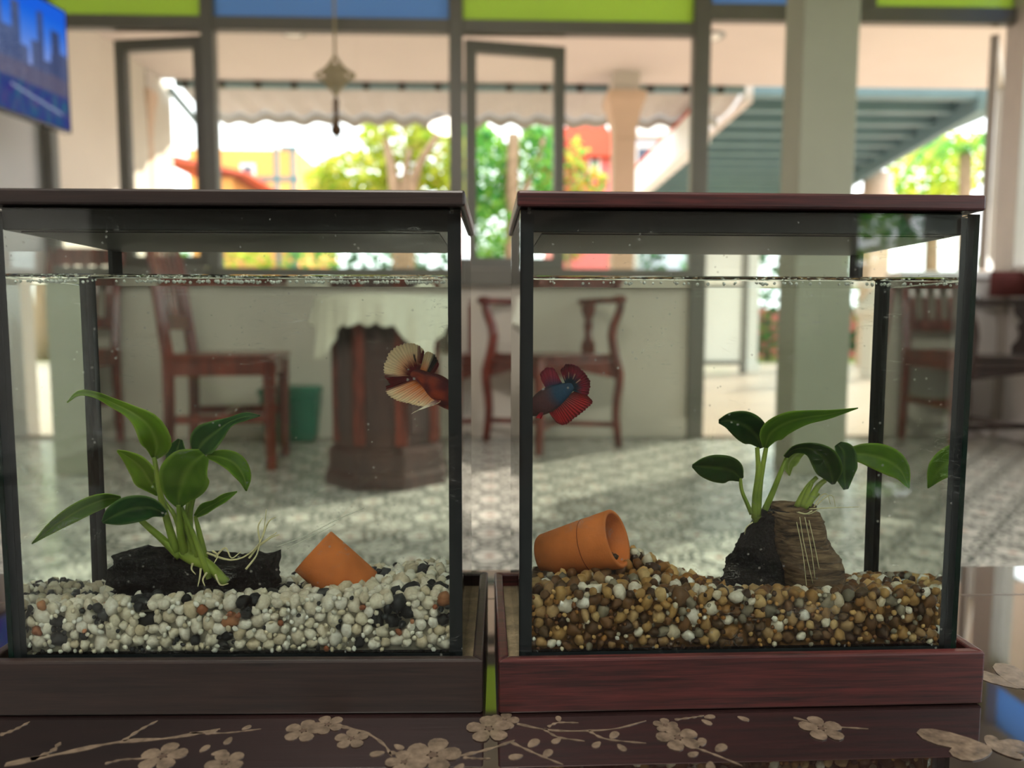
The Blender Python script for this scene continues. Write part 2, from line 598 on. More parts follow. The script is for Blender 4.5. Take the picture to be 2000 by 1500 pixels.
def spline(pts, n):
    """Catmull-Rom through points of any dimension"""
    P = [np.array(p, float) for p in pts]
    P = [2 * P[0] - P[1]] + P + [2 * P[-1] - P[-2]]
    out = []
    seg = len(P) - 3
    for k in range(n + 1):
        t = k / n * seg
        i = min(int(t), seg - 1)
        t -= i
        a, b, c, d = P[i:i + 4]
        out.append(0.5 * (2 * b + (c - a) * t + (2 * a - 5 * b + 4 * c - d) * t * t + (-a + 3 * b - 3 * c + d) * t ** 3))
    return out

# ================================================================== THE ROOM
WY = 3.76                        # inner face of the window wall
LX, RX, BY, CEIL = -2.33, 2.78, -3.4, 3.05


def X(px, Y=WY):
    return at(px, 640, Y).x


def Zh(px, py, Y=WY):
    return at(px, py, Y).z


def sroot(name, loc=(0, 0, 0)):
    o = bpy.data.objects.new(name, None)
    o.empty_display_size = 0.05
    COL.objects.link(o)
    o.location = loc
    ROOTM[o.name] = Matrix.Translation(Vector(loc))
    return struct(o)


# floor: field plus single tiles where the photograph shows them
TS = 0.2
fl = MB().box((LX - .1, BY - .1, -0.08), (RX + .1, WY + .06, -0.004)).build('floor', 'tile_field')
struct(fl)
tme = MB().box((-TS / 2 + .001, -TS / 2 + .001, -0.006), (TS / 2 - .001, TS / 2 - .001, 0.0)).mesh('tile', 'tile_glaze')
_k = 0
for iy in range(18, 7, -1):
    for ix in range(-14, 15):
        cx, cyy = (ix + .5) * TS, (iy + .5) * TS
        if cyy + TS / 2 > WY or cx - TS / 2 < LX or cx + TS / 2 > RX:
            continue
        ppx = 963 + 1366 * cx / cyy
        if ppx < -120 or ppx > 2120:
            continue
        o = bpy.data.objects.new('tile', tme)
        COL.objects.link(o)
        o.parent = fl
        o.location = (cx, cyy, 0)
        _k += 1

# walls
wl = MB().box((LX - .12, BY, 0), (LX, WY + .1, CEIL)).build('wall_left', 'wall_white')
struct(wl)
wf = MB().box((LX, WY, 0), (X(1372), WY + .1, .885)).box((LX, WY, 2.50), (RX, WY + .1, CEIL)).build('wall_front', 'wall_paint')
struct(wf)
bb = MB().box((LX, WY - .015, 0), (X(1372), WY, .11)).build('baseboard_front', 'wall_paint', bevel=.004)
struct(bb)
ce = MB().box((LX - .12, BY - .12, CEIL), (RX + .12, WY + .1, CEIL + .1)).build('ceiling', 'ceiling_paint')
struct(ce)
# unseen back wall, panelled dark to dim reflections; garden window at its right end
wb = MB().box((LX, BY - .12, 2.55), (RX, BY, CEIL)).box((2.2, BY - .12, 1.32), (RX - .12, BY, 2.55)).box((LX, BY - .12, 0), (2.2, BY, 2.55)).box((2.2, BY - .12, 0), (RX - .12, BY, .95)).box((RX - .12, BY - .12, 0), (RX, BY, 2.55))
struct(wb.build('wall_back', 'dark_panelling'))
# right wall: wainscot, windows above
wr = MB().box((RX, BY, 0), (RX + .12, WY + .1, .84)).box((RX, BY, 2.50), (RX + .12, WY + .1, CEIL)).box((RX, BY, .84), (RX + .12, BY + .4, 2.5)).box((RX, .55, .84), (RX + .12, .85, 2.5))
wrt = struct(wr.build('wall_right', 'wall_white'))
y = WY - .12
while y > 0.3:
    # arched wainscot panels standing proud of the wall
    poly = []
    y0, y1 = y - .34, y
    for k in range(13):
        a = math.pi * k / 12
        poly.append((RX, (y0 + y1) / 2 + math.cos(a) * (y1 - y0) / 2, .58 + math.sin(a) * .12))
    poly += [(RX, y0, .14), (RX, y1, .14)]
    MB().prism(poly, (-.012, 0, 0), (.001, 0, 0)).build('panel', 'wall_white', wrt, bevel=.006)
    y -= .46
struct(MB().box((RX - .018, BY, 0), (RX, WY, .1)).build('baseboard_right', 'wall_white', bevel=.004))
# left wall: tall white panelled cupboard doors under the television
for k in range(7):
    y1 = WY - .10 - k * .56
    y0 = y1 - .50
    dr = MB().box((LX, y0, .06), (LX + .022, y1, 1.80)).build('cupboard_door', 'wall_white', wl, bevel=.004)
    for z0, z1 in ((.16, .80), (.92, 1.70)):
        MB().box((LX + .022, y0 + .07, z0), (LX + .030, y1 - .07, z1)).build('raised_panel', 'wall_white', dr, bevel=.006)

# ---- window wall joinery
FD0, FD1 = WY - .02, WY + .035
HB0, HB1 = Zh(900, 66), Zh(900, 40)        # head bar
TR1 = 2.50


def bars(root, name, lst, mat='frame_grey'):
    for a, b in lst:
        MB().box(a, b).build(name, mat, root, bevel=.004)


def pane(root, name, a, b, mat='window_pane'):
    return MB().box(a, b).build(name, mat, root)


bays = [(X(124), X(413)), (X(437), X(880)), (X(906), X(1341))]
SILL0, SILL1 = Zh(950, 552), Zh(950, 526)
cols = ['glass_green', 'glass_blue', 'glass_green']
for i, (a, b) in enumerate(bays):
    wn = sroot('window_%d' % (i + 1), ((a + b) / 2, WY, SILL0))
    bars(wn, 'head_rail', [((a, FD0, HB0), (b, FD1, HB1))])
    bars(wn, 'top_rail', [((a, FD0, TR1 - .05), (b, FD1, TR1))])
    bars(wn, 'sill', [((a, FD0 - .04, SILL0 - .02), (b, FD1, SILL1))])
    pane(wn, 'transom_pane', (a, WY + .01, HB1), (b, WY + .018, TR1 - .05), cols[i])
    if i == 1:
        pane(wn, 'pane', (a, WY + .01, SILL1), (b, WY + .016, HB0))
for i, (p0, p1) in enumerate(((104, 124), (413, 437), (880, 906), (1341, 1373))):
    struct(MB().box((X(p0), FD0 - .005, SILL0 - .02 if i < 3 else 0), (X(p1), FD1 + .005, TR1)).build('trim_%d' % (i + 1), 'frame_grey', bevel=.004))


def casement(name, hinge_px, width, sign, ang, ztop, zbot):
    """an outward-opening window leaf; its stiles, rails and pane"""
    hx = X(hinge_px)
    rt = sroot(name, (hx, WY + .04, zbot))
    d = Vector((sign * math.cos(ang), math.sin(ang), 0))
    n = Vector((-d.y, d.x, 0))
    h = Vector((hx, WY + .05, 0))

    def slab(u0, u1, z0, z1, t, nm, mt):
        poly = [h + d * u0 + Vector((0, 0, z0)), h + d * u1 + Vector((0, 0, z0)), h + d * u1 + Vector((0, 0, z1)), h + d * u0 + Vector((0, 0, z1))]
        MB().prism(poly, n * (-t / 2), n * (t / 2)).build(nm, mt, rt)
    sw = .058
    slab(0, sw, zbot, ztop, .04, 'stile', 'frame_grey')
    slab(width - sw, width, zbot, ztop, .04, 'stile', 'frame_grey')
    slab(sw, width - sw, ztop - sw, ztop, .04, 'rail', 'frame_grey')
    slab(sw, width - sw, zbot, zbot + sw, .04, 'rail', 'frame_grey')
    slab(sw, width - sw, zbot + sw, ztop - sw, .006, 'pane', 'window_pane')


casement('window_4', 411, .50, -1, R(9), HB0 - .012, SILL1 + .01)
casement('window_5', 909, .54, 1, R(9), HB0 - .014, SILL1 + .01)

# ---- doorway to the terrace on the right
D0, D1 = X(1373), X(1945)
DH0, DH1 = Zh(1640, 45), Zh(1640, 13)
dw = sroot('door_1', ((D0 + D1) / 2, WY, 0))
bars(dw, 'head_rail', [((D0, FD0, DH0), (D1, FD1, DH1))])
bars(dw, 'top_rail', [((D0, FD0, TR1 - .05), (D1, FD1, TR1))])
bars(dw, 'jamb', [((D1, FD0 - .02, 0), (X(1968), FD1 + .02, TR1))], 'frame_light')
bars(dw, 'post', [((X(1600), FD0, DH1), (X(1682), FD1, TR1 - .05))])
bars(dw, 'threshold', [((D0, FD0, -.003), (X(1752), FD1, .012))], 'terrace_tile')
pane(dw, 'transom_pane', (D0, WY + .01, DH1), (X(1600), WY + .018, TR1 - .05), 'glass_blue')
pane(dw, 'transom_pane', (X(1682), WY + .01, DH1), (D1, WY + .018, TR1 - .05), 'glass_green')
# window leaf swung back against the right post
lf = sroot('window_9', (D1, WY, .9))
ld_ = Vector((.62, .785, 0))
ln_ = Vector((ld_.y, -ld_.x, 0))
lb = Vector((D1 - .035, WY + .09, 0))
for nm, u0, u1, z0, z1, th, mt in (('stile', 0, .07, .92, DH0 - .01, .04, 'frame_light'), ('stile', .73, .80, .92, DH0 - .01, .04, 'frame_light'), ('rail', .07, .73, DH0 - .10, DH0 - .01, .04, 'frame_light'),
                                   ('rail', .07, .73, .92, 1.0, .04, 'frame_light'), ('pane', .07, .73, 1.0, DH0 - .10, .006, 'window_pane')):
    MB().prism([lb + ld_ * u + Vector((0, 0, z)) for u, z in ((u0, z0), (u1, z0), (u1, z1), (u0, z1))], ln_ * (-th / 2), ln_ * (th / 2)).build(nm, mt, lf)

DW = X(1752)
lw = MB().box((DW, WY, 0), (D1, WY + .1, .86)).build('wall_low', 'wall_white')
struct(lw)
MB().box((DW - .01, WY - .03, .86), (D1, WY + .12, .90)).build('sill', 'wall_white', lw, bevel=.005)
for k in range(3):
    x0 = DW + .03 + k * .185
    poly = [(x0 + .075 + math.cos(math.pi * j / 10) * .075, WY, .60 + math.sin(math.pi * j / 10) * .075) for j in range(11)] + [(x0, WY, .14), (x0 + .15, WY, .14)]
    MB().prism(poly, (0, -.012, 0), (0, .001, 0)).build('panel', 'wall_white', lw, bevel=.005)
# ---- right wall windows
rw = sroot('window_6', (RX, 2.3, .84))
for y0, y1, cc in ((2.62, 3.66, 'glass_blue'), (1.70, 2.55, 'glass_green'), (.85, 1.63, 'glass_blue')):
    bars(rw, 'rail', [((RX - .03, y0, 2.16), (RX + .08, y1, 2.24)), ((RX - .03, y0, .84), (RX + .08, y1, .92))], 'frame_light')
    pane(rw, 'transom_pane', (RX + .02, y0, 2.24), (RX + .028, y1, 2.5), cc)
    pane(rw, 'pane', (RX + .02, y0, .92), (RX + .026, y1, 2.16))
bars(rw, 'post', [((RX - .035, y - .07 / 2, .84), (RX + .085, y + .07 / 2, 2.5)) for y in (3.70, 2.585, 1.665)], 'frame_light')
for k, (y0, y1) in enumerate(((-3.0, -1.3), (-1.2, .55))):
    rw2 = sroot('window_%d' % (7 + k), (RX, y0, .84))
    bars(rw2, 'rail', [((RX - .03, y0, .84), (RX + .08, y1, .92)), ((RX - .03, y0, 2.16), (RX + .08, y1, 2.24))])
    pane(rw2, 'pane', (RX + .02, y0, .92), (RX + .026, y1, 2.16))

# ---- free-standing square column in the room
CY0 = 2.80
c0, c1 = at(1549, 640, CY0).x, at(1656, 640, CY0).x
colm = MB().box((c0, CY0, 0), (c1, CY0 + .18, CEIL)).build('room_column', 'column_paint', bevel=.006)
struct(colm)
colm.name = 'trim_5'

# ================================================================== OUTSIDE
tf = MB().box((-9, WY + .06, -.10), (10, 11.5, -.006)).build('terrace_floor', 'terrace_tile')
struct(tf)
gd = MB().box((-60, 11.5, -.25), (60, 70, -.06)).box((-60, -60, -.25), (60, BY - .13, -.06)).box((RX + .13, BY - .13, -.25), (60, WY + .05, -.06)).box((-60, BY - .13, -.25), (LX - .13, WY + .05, -.06)).build('garden_ground', 'garden_soil')
struct(gd)
SOF = at(900, 162, 7.0).z
so = MB().box((-5, WY + .1, SOF), (6.5, 7.0, SOF + .12)).build('terrace_ceiling', 'soffit_peach')
struct(so)
for px, py in ((572, 62), (1390, 70)):
    p = on_plane(px, py, SOF)
    dl = thing('downlight', 'small round recessed downlight in the terrace ceiling ' + ('above the hanging ornament' if px < 900 else 'near the blue transom pane'), 'light', (p.x, p.y, SOF - .012), 0)
    MB().lathe([(.10, 0), (.11, .006), (.11, .012)], 20, Matrix.Translation((p.x, p.y, SOF - .012))).build('trim_ring', 'lamp_metal', dl)
    MB().lathe([(.07, -.004), (.07, .001)], 20, Matrix.Translation((p.x, p.y, SOF - .012))).build('lens', 'white_ext', dl)
ewx = at(338, 300, 7.2).x
ew = MB().box((ewx - .2, WY + .1, -.01), (ewx, 7.2, SOF)).build('wall_terrace', 'ext_cream')
struct(ew)


def ext_column(px, wpx, Y, label):
    p = at(px, 640, Y)
    hw = wpx / FPX * Y / 2
    t = thing('terrace_column', label, 'column', (p.x, Y, 0), 0, 'terrace columns')
    MB().box((p.x - hw * 1.5, Y - hw * 1.5, -.005), (p.x + hw * 1.5, Y + hw * 1.5, .18)).build('plinth', 'ext_column', t, bevel=.01)
    MB().box((p.x - hw, Y - hw, .18), (p.x + hw, Y + hw, 2.35)).build('shaft', 'ext_column', t, bevel=.012)
    M = Matrix.Translation((p.x, Y, 0))
    q = math.sqrt(2)
    MB().lathe([(hw * q, 2.35), (hw * q * 1.05, 2.45), (hw * q * 1.35, 2.6), (hw * q * 1.7, 2.70), (hw * q * 1.7, 2.76)], 4, M, phase=math.pi / 4).build('capital', 'ext_column', t)
    MB().box((p.x - hw * 1.2, Y - hw * 1.2, 2.76), (p.x + hw * 1.2, Y + hw * 1.2, SOF)).build('block', 'soffit_peach', t)


ext_column(1212, 42, 6.75, 'beige terrace column with flared capital beyond the half-open casement window')
ext_column(300, 20, 6.75, 'slim beige terrace column beside the cream outside wall')

# awning along the terrace edge
aw0 = at(345, 165, 7.05)
aw1 = at(1452, 176, 7.05)
aw = thing('fabric_awning', 'pale grey gathered fabric awning hung along the edge of the terrace ceiling', 'awning', (aw0.x, 7.05, aw0.z))
zt = SOF - .005
zb = at(900, 226, 7.85).z


def awf(u, v):
    x = aw0.x + (aw1.x - aw0.x) * u
    rip = math.sin(u * 130) * .018 * (0.3 + v) + math.sin(u * 57 + 1) * .012
    return Vector((x, 7.08 + .75 * v, zt + (zb - zt) * v - .05 * math.sin(v * math.pi) + rip))


MB().grid(awf, 260, 8).build('canopy', 'canvas', aw, True, solid=.006)
MB().grid(lambda u, v: awf(u, 1) + Vector((0, .01, -.10 * v - .018 * abs(math.sin(u * 70)) * v)), 260, 3).build('valance', 'canvas', aw, True, solid=.005)
MB().box((aw0.x, 7.001, zt - .05), (aw1.x, 7.08, zt + .10)).build('rail', 'steel_bluegrey', aw)
for k in range(16):
    x = aw0.x + (aw1.x - aw0.x) * (k + .3) / 16
    MB().box((x - .03, 6.99, zt - .06), (x + .03, 7.03, zt)).build('clip', 'tv_black', aw)
b0, b1 = at(332, 175, 7.0), at(395, 250, 7.7)
MB().bar(b0, b1, .05, .05).build('arm', 'steel_bluegrey', aw)

# blue-grey steel deck frame beyond the terrace on the right
DKY = 7.15
dz = at(1460, 186, DKY).z
dk = thing('steel_deck', 'blue-grey steel deck frame of parallel beams seen from below over the driveway', 'deck', (at(1460, 186, DKY).x, DKY, dz))
xl = at(1460, 186, DKY).x
for k in range(14):
    y = DKY + k * .47
    xr_ = at(1920, 190, DKY).x + (y - DKY) * .16
    MB().box((xl + .02, y, dz), (xr_, y + .12, dz + (.16 if k else .2))).build('beam', 'steel_bluegrey', dk)
ye = DKY + 14 * .47
xr0 = at(1920, 190, DKY).x
MB().bar((xl, DKY - .02, dz + .06), (xl, ye, dz + .06), .10, .26).build('edge_beam', 'soffit_peach', dk)
MB().bar((xr0, DKY - .02, dz + .02), (xr0 + (ye - DKY) * .16, ye, dz + .02), .10, .30).build('edge_beam', 'steel_bluegrey', dk)
MB().box((xl, DKY, dz + .17), (xr0 + .9, ye, dz + .22)).build('deck_plate', 'steel_bluegrey', dk)
q0 = at(1715, 330, 10.6)
pil = thing('carport_pillar', 'pale stone pillar with a rounded cap holding up the steel deck', 'pillar', (q0.x, 10.6, 0))
MB().box((q0.x - .16, 10.44, -.01), (q0.x + .16, 10.76, dz - .25)).build('shaft', 'ext_column', pil, bevel=.02)
MB().lathe([(.34, dz - .62), (.34, dz - .5), (.28, dz - .4), (.2, dz - .25), (.2, dz - .01)], 16, Matrix.Translation((q0.x, 10.6, 0))).build('cap', 'ext_column', pil, True)

# cream balustrade pillar and white gate seen through the right tank
q = at(1712, 640, 8.2)
bp = thing('balustrade_pillar', 'cream stone garden pillar with a stepped cap beyond the doorway', 'pillar', (q.x, 8.2, 0))
MB().box((q.x - .13, 8.07, -.01), (q.x + .13, 8.33, .72)).build('shaft', 'ext_cream', bp, bevel=.01)
MB().lathe([(.17, .70), (.26, .76), (.26, .84), (.16, .92), (.10, 1.02), (.03, 1.10)], 18, Matrix.Translation((q.x, 8.2, 0))).build('cap', 'ext_cream', bp, True)
g0, g1 = at(1375, 640, 9.0), at(1446, 640, 9.0)
gt = thing('white_gate', 'white sheet gate panel in a grey frame standing on the terrace', 'gate', (g0.x, 9.0, 0))
MB().box((g0.x, 9.0, .16), (g1.x, 9.02, 1.6)).build('panel', 'white_ext', gt)
MB().box((g0.x - .05, 8.98, -.01), (g0.x, 9.04, 1.66)).build('post', 'frame_grey', gt)
MB().box((g1.x, 8.98, -.01), (g1.x + .08, 9.04, 1.66)).build('post', 'frame_grey', gt)
MB().box((g0.x, 8.98, .10), (g1.x, 9.04, .16)).build('rail', 'frame_grey', gt)
MB().box((g0.x, 8.98, 1.6), (g1.x, 9.04, 1.66)).build('rail', 'frame_grey', gt)
q = at(1466, 640, 9.3)
wp = thing('white_post', 'slim white post standing beside the grey-framed gate', 'post', (q.x, 9.3, 0))
MB().box((q.x - .07, 9.23, -.01), (q.x + .07, 9.37, 2.15)).build('shaft', 'white_ext', wp, bevel=.01)
MB().box((q.x - .10, 9.20, -.01), (q.x + .10, 9.40, .12)).build('foot', 'white_ext', wp, bevel=.01)


# ---- houses
def house(name, label, px0, px1, py_eave, Y, wallm, roofm, roof_px, depth=5.0, wins=()):
    a, b = at(px0, 640, Y).x, at(px1, 640, Y).x
    ze = at((px0 + px1) / 2, py_eave, Y).z
    t = thing(name, label, 'building', ((a + b) / 2, Y, -.06))
    MB().box((a, Y, -.1), (b, Y + depth, ze)).build('wall', wallm, t)
    rx0, rx1, rpy = roof_px
    ra, rb = at(rx0, 640, Y).x, at(rx1, 640, Y).x
    zr = at((px0 + px1) / 2, rpy, Y).z
    if zr > ze:
        poly = [(ra, Y - .4, ze - .15), (rb, Y - .4, ze - .15), ((ra + rb) / 2 + (rb - ra) * .15, Y - .4, zr), ((ra + rb) / 2 - (rb - ra) * .15, Y - .4, zr)]
        MB().prism(poly, (0, 0, 0), (0, depth + .6, 0)).build('roof', roofm, t)
    for (x0, x1, y0, y1) in wins:
        p, q_ = at(x0, y0, Y), at(x1, y1, Y)
        wd = MB().box((p.x, Y - .06, q_.z), (q_.x, Y + .01, p.z)).build('window', 'white_ext', t)
        MB().box((p.x + .08, Y - .075, q_.z + .08), (q_.x - .08, Y - .05, p.z - .08)).build('pane', 'dark_window', wd)
    return t


house('orange_house', 'orange rendered house with a red roof behind the hanging ornament window', 380, 588, 292, 21, 'orange_wall', 'red_roof', (330, 600, 292 - 0), wins=((402, 432, 312, 350), (470, 500, 320, 352)))
h2 = thing('teal_frame', 'teal metal goal-like frame standing before the orange house', 'frame', (at(560, 640, 17).x, 17, -.06))
for px in (548, 580):
    p = at(px, 640, 17)
    MB().bar((p.x, 17, -.06), (p.x, 17, at(px, 288, 17).z), .09, .09).build('upright', 'teal_paint', h2)
p, q = at(500, 350, 17), at(584, 350, 17)
MB().bar(p, q, .08, .10).build('crossbar', 'teal_paint', h2)
p, q = at(548, 290, 17), at(580, 290, 17)
MB().bar(p, q, .08, .10).build('crossbar', 'teal_paint', h2)
# sloping red roof seen at the left
rr = thing('red_roof_shed', 'low shed with a steep red roof left of the orange house', 'building', (at(410, 640, 16).x, 16, -.06))
a, b, c = at(372, 640, 16), at(478, 640, 16), at(410, 272, 16)
MB().box((a.x + .2, 16.1, -.1), (b.x - .2, 19, at(410, 345, 16).z)).build('wall', 'orange_wall', rr)
MB().prism([(a.x - .6, 16, at(410, 300, 16).z), (b.x + .3, 16, at(410, 342, 16).z), (b.x + .3, 16, at(410, 348, 16).z), (a.x - .6, 16, at(410, 312, 16).z)], (0, -.3, 0), (0, 3.4, 0)).build('roof', 'red_roof', rr)
house('red_house', 'pink-red house partly hidden by leaves beside the beige column', 1085, 1198, 300, 20, 'pink_wall', 'red_roof', (1060, 1215, 235), wins=((1150, 1172, 300, 345),))
house('white_house', 'pale blue-white house with grey windows right of the beige column', 1222, 1420, 262, 23, 'bluewhite_wall', 'white_ext', (1205, 1450, 235), wins=((1240, 1300, 285, 335), (1315, 1345, 285, 335)))
p, q = at(1236, 372, 9.8), at(1372, 245, 7.12)
ra = thing('eave_beam', 'white eave beam with an orange rim running beside the steel deck', 'beam', (p.x, 9.8, -.006))
MB().bar(p, q, .16, .34).build('beam', 'white_ext', ra)
MB().bar(p + Vector((-.02, 0, .20)), q + Vector((-.02, 0, .20)), .10, .06).build('rim', 'red_roof', ra)
MB().box((p.x - .07, 9.73, -.006), (p.x + .07, 9.87, p.z - .1)).build('post', 'white_ext', ra)
# low painted garden wall
gw = MB().box((-16, 15.2, -.1), (20, 15.35, 1.0)).build('wall_garden', 'pink_wall')
struct(gw)

# ---- trees and shrubs
rng = random.Random(5)


def cloud(mb, c, r, n, size, palette, rg):
    c = Vector(c)
    for _ in range(n):
        while True:
            d = Vector((rg.uniform(-1, 1), rg.uniform(-1, 1), rg.uniform(-1, 1)))
            if d.length < 1:
                break
        d = d.normalized() * (d.length ** 0.5)
        p = c + Vector((d.x * r[0], d.y * r[1], d.z * r[2]))
        a = Vector((rg.gauss(0, 1), rg.gauss(0, 1), rg.gauss(0, .6))).normalized()
        b = a.cross(Vector((rg.gauss(0, 1), rg.gauss(0, 1), rg.gauss(0, 1)))).normalized()
        l = size * rg.uniform(.6, 1.3)
        col = rg.choice(palette)
        k = rg.uniform(.75, 1.25)
        col = (col[0] * k, col[1] * k, col[2] * k, 1)
        nrm = a.cross(b) * (l * .12)
        mb.add([p - a * l, p - b * l * .45 + nrm, p + a * l, p + b * l * .45 + nrm], [(0, 1, 2), (0, 2, 3)], 0, col)


YG = [rgb(188, 204, 64), rgb(212, 220, 90), rgb(156, 186, 62), rgb(222, 212, 104)]
GR = [rgb(104, 176, 80), rgb(72, 148, 84), rgb(136, 196, 84), rgb(166, 206, 96)]
DG = [rgb(50, 110, 60), rgb(40, 90, 60), rgb(80, 140, 60)]


def tree(name, label, base, trunks, blobs, pal, size, seed, group='garden trees', cat='tree'):
    rg = random.Random(seed)
    t = thing(name, label, cat, base, 0, group)
    for pts, r0, r1 in trunks:
        pp = [Vector(q) for q in spline(pts, 10)]
        MB().tube(pp, [r0 + (r1 - r0) * i / 10 for i in range(11)], 9).build('trunk', 'bark', t, True)
    mb = MB()
    for c, r, n in blobs:
        cloud(mb, c, r, n, size, pal, rg)
    o = mb.build('foliage', 'garden_leaf', t)
    o['kind'] = 'stuff'
    return t


def P(px, py, Y):
    return at(px, py, Y)


b = P(790, 640, 10.5); b.z = -.06
tree('frangipani_tree', 'yellow-green multi-stemmed tree filling the middle window', b,
     [([b, P(775, 420, 10.5), P(765, 330, 10.5), P(750, 260, 10.6)], .13, .05),
      ([b, P(800, 420, 10.5), P(815, 330, 10.4), P(860, 255, 10.3)], .12, .04),
      ([b, P(790, 440, 10.5), P(790, 360, 10.5), P(800, 290, 10.5)], .10, .04)],
     [(P(780, 265, 10.9), (.6, .5, .42), 900), (P(855, 300, 10.9), (.5, .5, .55), 1000), (P(700, 345, 10.9), (.65, .5, .38), 1000), (P(640, 355, 10.9), (.35, .4, .2), 220), (P(840, 380, 11), (.6, .4, .4), 500), (P(740, 390, 11), (.8, .4, .35), 600)], YG, .075, 1)
b = P(1000, 640, 12); b.z = -.06
tree('leafy_tree', 'bright green tree with a pale grey trunk behind the open right casement', b,
     [([b, P(1000, 420, 12), P(1001, 330, 12), P(1003, 262, 12)], .13, .10), ([P(1002, 420, 12), P(1040, 340, 12), P(1062, 270, 12)], .06, .04)],
     [(P(935, 340, 12.3), (.6, .5, .8), 1500), (P(1045, 330, 12.4), (.45, .5, .75), 900), (P(925, 260, 12.3), (.3, .4, .22), 150), (P(960, 440, 12.2), (.6, .5, .6), 700), (P(1060, 265, 12.4), (.3, .4, .2), 130)], GR, .085, 2)
b = P(1820, 640, 13); b.z = -.06
tree('sunlit_tree', 'sunlit yellow-green tree beyond the steel deck at the right', b,
     [([b, P(1820, 460, 13), P(1830, 380, 13)], .14, .08)],
     [(P(1810, 350, 13.2), (.75, .6, .6), 800), (P(1870, 320, 13.2), (.6, .6, .6), 600), (P(1740, 390, 13.2), (.4, .5, .4), 260), (P(1800, 430, 13.2), (.6, .5, .5), 400)], YG, .09, 3)
# palm at the right edge
b = P(1885, 640, 11); b.z = -.06
pt = thing('palm_tree', 'palm with drooping fronds beside the right door post', 'tree', b, 0, 'garden trees')
top = P(1886, 300, 11)
MB().tube([b, (b + top) / 2, top], [.12, .1, .09], 10).build('trunk', 'bark', pt, True)
for k in range(9):
    a = k * 2 * math.pi / 9 + .3
    mb = MB()
    for j in range(14):
        tt = j / 13
        c = top + Vector((math.cos(a) * tt * 1.0, math.sin(a) * tt * 1.0, .45 * math.sin(tt * 2.4) - .9 * tt * tt))
        for sg in (-1, 1):
            sdv = Vector((-math.sin(a) * sg, math.cos(a) * sg, -.5)) * (.34 * math.sin(.3 + tt * 2.6))
            w_ = Vector((math.cos(a), math.sin(a), 0)) * .03
            col = random.Random(k * 50 + j).choice(GR)
            mb.add([c - w_, c + w_, c + sdv + w_ * 3], [(0, 1, 2)], 0, col)
    mb.tube([top + Vector((math.cos(a) * tt * 1.0, math.sin(a) * tt * 1.0, .45 * math.sin(tt * 2.4) - .9 * tt * tt)) for tt in (0, .2, .4, .6, .8, 1)], .014, 5, 0, GR[0])
    fo = mb.build('frond', 'garden_leaf', pt)
    fo['kind'] = 'stuff'
# flowering bush before the red house
b = P(1110, 640, 13); b.z = -.06
t = tree('flower_bush', 'bush with red and yellow blossom before the pink-red house', b, [([b, P(1110, 500, 13), P(1110, 400, 13)], .06, .03)],
         [(P(1120, 300, 13), (.3, .3, .3), 150), (P(1130, 360, 13), (.5, .4, .35), 420), (P(1118, 440, 13.4), (.4, .35, .7), 400)], GR + [rgb(226, 190, 70), rgb(214, 70, 80)], .08, 4, 'garden shrubs', 'bush')
# hedge shrubs filling the lower garden
hx = [(180, 14, 0), (330, 13.4, 1), (470, 13, 0), (612, 13.6, 1), (735, 14.2, 2), (860, 13.5, 2), (980, 14.2, 1), (1240, 14, 2), (1380, 14.6, 1), (1500, 13.6, 2), (1650, 14.4, 2), (1960, 13.5, 1), (2160, 13, 2)]
where = ['beside the cream terrace wall', 'below the red shed roof', 'left of the teal frame', 'right of the teal frame', 'behind the frangipani stems', 'right of the frangipani stems', 'behind the pale grey trunk', 'below the pale blue-white house', 'behind the white gate', 'right of the white post', 'left of the cream garden pillar', 'right of the palm trunk', 'outside the right-hand windows']
for (px, Y, k), wh in zip(hx, where):
    b = P(px, 640, Y); b.z = -.06
    pal = [YG, GR, DG][k]
    tree('hedge_shrub', ['yellow-green', 'bright green', 'dark green'][k] + ' rounded hedge shrub ' + wh, b, [([b, b + Vector((0, 0, .5)), b + Vector((.03, 0, 1.0))], .05, .03)],
         [(b + Vector((0, 0, 1.35)), (.62, .5, 1.3), 620)], pal, .10, 20 + px, 'hedge shrubs', 'bush')
# trees added behind the camera to supply reflections in the glass
for k, (x, y_) in enumerate(((2.2, -6.5), (5.0, -7.5), (-2.5, -7.0))):
    b = Vector((x, y_, -.06))
    tree('back_garden_tree', ['sunny green tree behind the viewer reflected in the right hood', 'second green tree behind the viewer farther to the right', 'green tree behind the viewer on the left'][k], b, [([b, b + Vector((0, 0, 1)), b + Vector((.05, 0, 2))], .1, .06)],
         [(b + Vector((0, 0, 2.2)), (1.1, .8, 1.1), 700)], YG if k == 0 else GR, .14, 70 + k, 'trees behind the viewer')

# ================================================================== FURNITURE AND THINGS IN THE ROOM
# ---- low lacquered table with mother-of-pearl inlay
TYB, TYF = 0.4380, -0.12
tb = thing('lacquer_table', 'low dark lacquered table with mother-of-pearl blossom inlay and a mirror-like top', 'table', (0, .16, 0))
TXL, TXR = -.62, .62
MB().box((TXL, TYF, TZ - .028), (TXR, TYB, TZ)).build('tabletop', 'lacquer', tb, bevel=.0015)
MB().box((TXL + .04, TYF + .04, TZ - .10), (TXR - .04, TYB - .04, TZ - .028)).build('apron', 'lacquer', tb, bevel=.003)
for sx in (TXL + .04, TXR - .11):
    for sy in (TYF + .04, TYB - .11):
        MB().lathe([(.030, 0), (.042, .02), (.040, .05), (.028, .12), (.034, .24), (.048, TZ - .10)], 14, Matrix.Translation((sx + .035, sy + .035, 0))).build('leg', 'lacquer', tb, True)
gy = .389
MB().box((TXL + .02, gy - .0006, TZ - .0002), (TXR - .02, gy + .0006, TZ + .0001)).build('border_line', 'pearl_line', tb)


def ont(px, py):
    p = on_plane(px, py, TZ)
    return p


